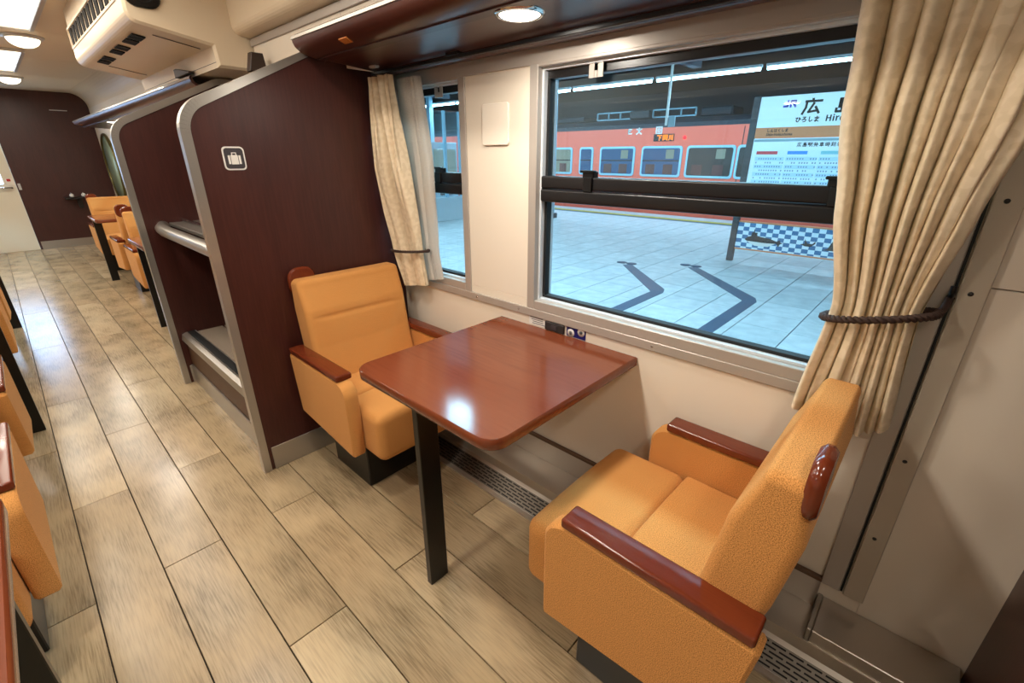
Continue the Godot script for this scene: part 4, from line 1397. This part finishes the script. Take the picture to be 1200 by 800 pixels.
func build_sign() -> void:
	var t := thing("station_sign", "station name board with timetable on grey posts", "sign")
	for z in [-2.235, -0.16]:
		box("post", Vector3(7.23, 0.99, z), Vector3(0.07, 2.18, 0.085), "post_grey", t, 0.004)
	box("name_panel", Vector3(7.23, 1.885, -1.19), Vector3(0.05, 0.37, 2.0), "sign_lit", t, 0.003)
	box("brown_band", Vector3(7.23, 1.638, -1.19), Vector3(0.05, 0.125, 2.0), "sign_brown", t, 0.002)
	var tb := box("timetable", Vector3(7.23, 1.07, -1.19), Vector3(0.05, 1.0, 2.0), "sign_lit", t, 0.003)
	var x := 7.203
	write_glyphs("name_characters", ["hiro", "shima"], Vector3(x, 1.845, -1.685), Vector2(0.21, 0.165), 0.345, 0.026, "ink", t)
	write_glyphs("kana", ["hi", "ro", "shi", "ma"], Vector3(x, 1.752, -1.735), Vector2(0.062, 0.062), 0.068, 0.010, "ink", t)
	add_text("latin_name", "Hiroshima", 0.075, "ink", t, facing_west(Vector3(x, 1.785, -1.41)))
	write_glyphs("rail_logo", ["J", "R"], Vector3(x, 1.935, -1.905), Vector2(0.068, 0.07), 0.075, 0.021, "logo_blue", t)
	write_glyphs("neighbour_kana", ["shi", "n", "ha", "ku", "shi", "ma"], Vector3(x, 1.646, -2.05), Vector2(0.038, 0.038), 0.044, 0.006, "ink", t)
	add_text("neighbour_latin", "Shin-Hakushima", 0.03, "ink", t, facing_west(Vector3(x, 1.615, -2.05)))
	write_glyphs("timetable_title", ["hiro", "shima", "eki", "hatsu", "sha", "ji", "koku", "hyou"], Vector3(x, 1.465, -1.655), Vector2(0.05, 0.048), 0.0625, 0.0062, "ink", tb)
	box("title_bar", Vector3(x, 1.545, -1.19), Vector3(0.004, 0.03, 1.98), "marking_pale", tb, 0.0)
	# printed timetable
	var im := Image.create(512, 256, false, Image.FORMAT_RGB8)
	im.fill(Color(0.80, 0.87, 0.92))
	var rng := RandomNumberGenerator.new()
	rng.seed = 4
	for c in 5:
		im.fill_rect(Rect2i(c * 102 + 4, 4, 70 - 8 * (c % 2), 12), [Color(0.75, 0.2, 0.25), Color(0.15, 0.5, 0.85), Color(0.45, 0.7, 0.75), Color(0.85, 0.6, 0.1), Color(0.3, 0.4, 0.7)][c])
		for r in 15:
			if r % 2 == 0:
				im.fill_rect(Rect2i(c * 102 + 2, 26 + r * 15, 96, 15), Color(0.68, 0.80, 0.89))
			for k in 12:
				if rng.randf() < 0.75:
					im.fill_rect(Rect2i(c * 102 + 6 + k * 8, 30 + r * 15, 4, 6), Color(0.42, 0.52, 0.62))
	im.generate_mipmaps()
	var tm := StandardMaterial3D.new()
	tm.albedo_texture = ImageTexture.create_from_image(im)
	tm.emission_enabled = true
	tm.emission_texture = tm.albedo_texture
	tm.emission = Color(0.7, 0.88, 1.0)
	tm.emission_operator = BaseMaterial3D.EMISSION_OP_MULTIPLY
	tm.emission_energy_multiplier = 0.35
	tm.roughness = 0.5
	var q := QuadMesh.new()
	q.size = Vector2(1.9, 0.83)
	var o := part("timetable_sheet", q, tm, tb)
	o.transform = facing_west(Vector3(x, 1.01, -1.19))
	# the lower banner: blue and white checks with dark silhouettes
	var ck := Image.create(128, 32, false, Image.FORMAT_RGB8)
	for j in 32:
		for i in 128:
			var a := (i / 5 + j / 5) % 2 == 0
			ck.set_pixel(i, j, Color(0.20, 0.42, 0.60) if a else Color(0.86, 0.92, 0.95))
	var cm := StandardMaterial3D.new()
	cm.albedo_texture = ImageTexture.create_from_image(ck)
	cm.texture_filter = BaseMaterial3D.TEXTURE_FILTER_NEAREST
	cm.roughness = 0.6
	var bn := box("banner", Vector3(7.23, 0.285, -1.19), Vector3(0.03, 0.40, 2.0), "white_print", t, 0.002)
	var bq := QuadMesh.new()
	bq.size = Vector2(2.0, 0.36)
	o = part("check_print", bq, cm, bn)
	o.transform = facing_west(Vector3(7.213, 0.285, -1.19))
	box("edge_bar", Vector3(7.225, 0.478, -1.19), Vector3(0.045, 0.018, 2.0), "sign_brown", bn, 0.002)
	box("edge_bar", Vector3(7.225, 0.092, -1.19), Vector3(0.045, 0.018, 2.0), "sign_brown", bn, 0.002)
	var st := new_st()
	var f := facing_west(Vector3(7.210, 0, 0))
	add_prism(st, [Vector2(-2.07, 0.235), Vector2(-2.03, 0.275), Vector2(-1.99, 0.288), Vector2(-1.985, 0.34), Vector2(-1.965, 0.34), Vector2(-1.962, 0.385), Vector2(-1.955, 0.385), Vector2(-1.950, 0.34), Vector2(-1.915, 0.34), Vector2(-1.91, 0.292), Vector2(-1.75, 0.275), Vector2(-1.65, 0.245), Vector2(-1.61, 0.27), Vector2(-1.60, 0.235), Vector2(-1.565, 0.23), Vector2(-1.60, 0.215), Vector2(-1.62, 0.175), Vector2(-1.65, 0.215), Vector2(-1.80, 0.205), Vector2(-2.04, 0.215)], 0.003, f, 0.0)
	part("submarine_print", st, "sub_dark", bn)
	st = new_st()
	add_prism(st, [Vector2(-2.05, 0.213), Vector2(-1.66, 0.213), Vector2(-1.75, 0.16), Vector2(-1.92, 0.155)], 0.003, f, 0.0)
	part("wave_print", st, "white_print", bn)
	st = new_st()
	add_prism(st, [Vector2(-1.36, 0.245), Vector2(-1.31, 0.262), Vector2(-1.315, 0.32), Vector2(-1.28, 0.265), Vector2(-1.22, 0.262), Vector2(-1.19, 0.30), Vector2(-1.185, 0.27), Vector2(-1.23, 0.225), Vector2(-1.30, 0.225)], 0.003, f, 0.0)
	add_prism(st, [Vector2(-1.10, 0.20), Vector2(-1.04, 0.22), Vector2(-0.98, 0.37), Vector2(-0.94, 0.36), Vector2(-0.92, 0.20)], 0.003, f, 0.0)
	part("bird_print", st, "sub_dark", bn)

func build_train() -> void:
	var t := thing("commuter_train", "coral red commuter train with pale blue window frames at the far track", "train")
	var zc := -12.0
	var st := new_st()
	var prof := [Vector2(12.2, -0.95), Vector2(12.2, 2.04), Vector2(14.9, 2.04), Vector2(14.9, -0.95)]
	add_prism(st, prof, 38.0, in_xy(zc), 0.0)
	part("body", st, "coach_red", t)
	st = new_st()
	add_prism(st, [Vector2(12.2, 2.04), Vector2(12.22, 2.14), Vector2(12.38, 2.24), Vector2(12.75, 2.30), Vector2(14.35, 2.30), Vector2(14.9, 2.04)], 38.0, in_xy(zc), 0.0)
	part("roof", st, "coach_roof", t)
	box("sill_band", Vector3(12.19, 0.74, zc), Vector3(0.03, 0.05, 38), "pale_blue_metal", t, 0.0)
	var wins := [[-4.03, -2.83], [-5.255, -4.06], [-6.507, -5.367], [-7.823, -6.701], [-8.537, -8.052], [-9.9, -8.80], [-11.2, -10.1], [-12.5, -11.4], [-13.8, -12.7], [-15.6, -14.5], [-2.7, -1.5]]
	for i in wins.size():
		var z0: float = wins[i][0]
		var z1: float = wins[i][1]
		st = new_st()
		add_prism(st, rounded(z0, 0.84, z1, 1.60, 0.08, 4), 0.03, in_zy(12.19), 0.006)
		var w := part("window", st, "coach_frame", t)
		var inner := rounded(z0 + 0.055, 0.895, z1 - 0.055, 1.545, 0.05, 4)
		st = new_st()
		add_prism(st, inner, 0.01, in_zy(12.176), 0.0)
		part("pane", st, "coach_lit" if i in [2, 3, 4, 7] else ("coach_lit_pale" if i in [5, 9] else "coach_dark"), w)
		st = new_st()
		add_box(st, Vector3(12.168, 1.24, (z0 + z1) / 2), Vector3(0.008, 0.03, z1 - z0 - 0.11), 0.0)
		part("sash_bar", st, "coach_dark", w)
		if z1 - z0 > 0.6:
			st = new_st()
			for k in [0.26, 0.70]:
				add_rbox(st, Vector3(12.166, 1.03, lerpf(z0, z1, k)), Vector3(0.008, 0.24, 0.26), 0.003, 2)
			part("seat_back", st, "coach_seat", w)
			st = new_st()
			add_box(st, Vector3(12.164, 1.40, lerpf(z0, z1, 0.72)), Vector3(0.006, 0.22, 0.22), 0.0)
			part("notice", st, "coach_lit_pale", w)
	box("destination_box", Vector3(12.19, 1.80, -5.92), Vector3(0.02, 0.17, 0.56), "coach_dark", t, 0.003)
	write_glyphs("destination_text", ["shita", "seki", "kawa"], Vector3(12.178, 1.74, -6.10), Vector2(0.13, 0.12), 0.16, 0.03, "led_amber", t)
	write_glyphs("white_mark", ["e", "bun"], Vector3(12.198, 1.90, -7.0), Vector2(0.16, 0.15), 0.27, 0.03, "white_print", t)
	write_glyphs("white_mark", ["kai"], Vector3(12.198, 1.90, -6.16), Vector2(0.17, 0.16), 0.2, 0.03, "white_print", t)
	st = new_st()
	add_lathe(st, [Vector2(0, 0.03), Vector2(0.03, 0.02), Vector2(0.04, 0.0)], Transform3D(Basis(Vector3(0, 0, 1), PI / 2), Vector3(12.19, 1.79, -5.36)), 12)
	part("red_lamp", st, "led_red", t)
	box("door_seam", Vector3(12.198, 1.3, -3.95), Vector3(0.006, 1.4, 0.02), "coach_dark", t, 0.0)
	# frames and boxes on the roof
	for r in [[-8.45, -7.28, 4], [-6.65, -5.45, 4]]:
		st = new_st()
		for y in [2.34, 2.52]:
			add_box(st, Vector3(12.9, y, (r[0] + r[1]) / 2), Vector3(0.04, 0.035, r[1] - r[0]), 0.0)
		for k in r[2]:
			add_box(st, Vector3(12.9, 2.43, lerpf(r[0], r[1], k / 3.0)), Vector3(0.04, 0.18, 0.035), 0.0)
		part("roof_frame", st, "pale_blue_metal", t)
	box("roof_box", Vector3(13.1, 2.42, -7.0), Vector3(0.7, 0.2, 0.6), "post_grey", t, 0.02)
	box("roof_box", Vector3(13.2, 2.40, -4.9), Vector3(0.8, 0.22, 0.8), "coach_roof", t, 0.04)
	box("roof_box", Vector3(13.1, 2.38, -9.6), Vector3(0.8, 0.14, 1.6), "coach_roof", t, 0.02)
	box("roof_rail", Vector3(12.75, 2.36, -9.6), Vector3(0.03, 0.03, 1.5), "pale_blue_metal", t, 0.0)
	box("roof_rail", Vector3(12.9, 2.40, -3.2), Vector3(0.04, 0.04, 1.4), "pale_blue_metal", t, 0.0)

func build_station_objects() -> void:
	var t := thing("hanging_pole", "thin white pole hanging from the canopy with a small board", "pole")
	var st := new_st()
	add_tube(st, [Vector3(10.0, 3.25, -4.84), Vector3(10.0, 1.95, -4.84)], 0.026, 10)
	part("pole", st, "white_print", t)
	box("board", Vector3(10.0, 2.02, -4.72), Vector3(0.03, 0.20, 0.14), "marking_pale", t, 0.003)
	var e := thing("stair_enclosure", "grey blue stairway enclosure further down the platform", "enclosure")
	box("low_wall", Vector3(7.6, 0.17, -8.9), Vector3(3.4, 0.54, 0.16), "canopy_grey", e, 0.01)
	box("glass_screen", Vector3(7.6, 1.35, -8.93), Vector3(3.4, 1.9, 0.03), "window_glass", e, 0.0)
	for x in [5.95, 6.62, 7.30, 7.75, 8.4, 9.25]:
		box("mullion", Vector3(x, 1.35, -8.88), Vector3(0.06, 1.9, 0.06), "pale_blue_metal", e, 0.0)
	for p in [Vector3(8.9, 0, -12.2), Vector3(10.3, 0, -13.2), Vector3(9.4, 0, -7.4)]:
		var c := thing("canopy_post", "pale steel canopy post standing on the platform", "post", Vector3(p.x, PLAT, p.z), 0.0, "canopy posts")
		st = new_st()
		add_box(st, Vector3(0, 1.67, 0), Vector3(0.16, 3.34, 0.16), 0.01)
		part("shaft", st, "pale_blue_metal", c)
		st = new_st()
		add_box(st, Vector3(0, 0.06, 0), Vector3(0.26, 0.12, 0.26), 0.01)
		part("foot", st, "post_grey", c)
	var v := thing("vending_machine", "lit white vending machine beyond the stairway enclosure", "vending machine", Vector3(9.6, PLAT, -12.0))
	st = new_st()
	add_box(st, Vector3(0, 0.92, 0), Vector3(1.0, 1.84, 0.6), 0.02)
	part("case", st, "marking_pale", v)
	box("display_window", Vector3(0, 1.25, 0.305), Vector3(0.86, 0.8, 0.02), "coach_lit_pale", v, 0.005)
	box("delivery_slot", Vector3(0, 0.4, 0.305), Vector3(0.5, 0.16, 0.02), "dark_slot", v, 0.005)

func _ready() -> void:
	setup_view()
	make_materials()
	build_shell()
	build_lamps()
	overhead_rack(-1.988, 0.325, [-0.972], "dark wood overhead rack with a downlight above the wide window")
	overhead_rack(-8.6, -3.335, [-4.67, -6.97], "dark wood overhead rack running on behind the luggage rack")
	overhead_rack(-8.6, 0.325, [-0.972, -3.24, -5.55], "dark wood overhead rack along the wall across the aisle", -1.0)
	build_luggage_rack()
	build_air_conditioner()
	build_heater()
	build_furniture()
	build_curtains()
	build_wall_details()
	build_platform()
	build_station_lights()
	build_sign()
	build_train()
	build_station_objects()
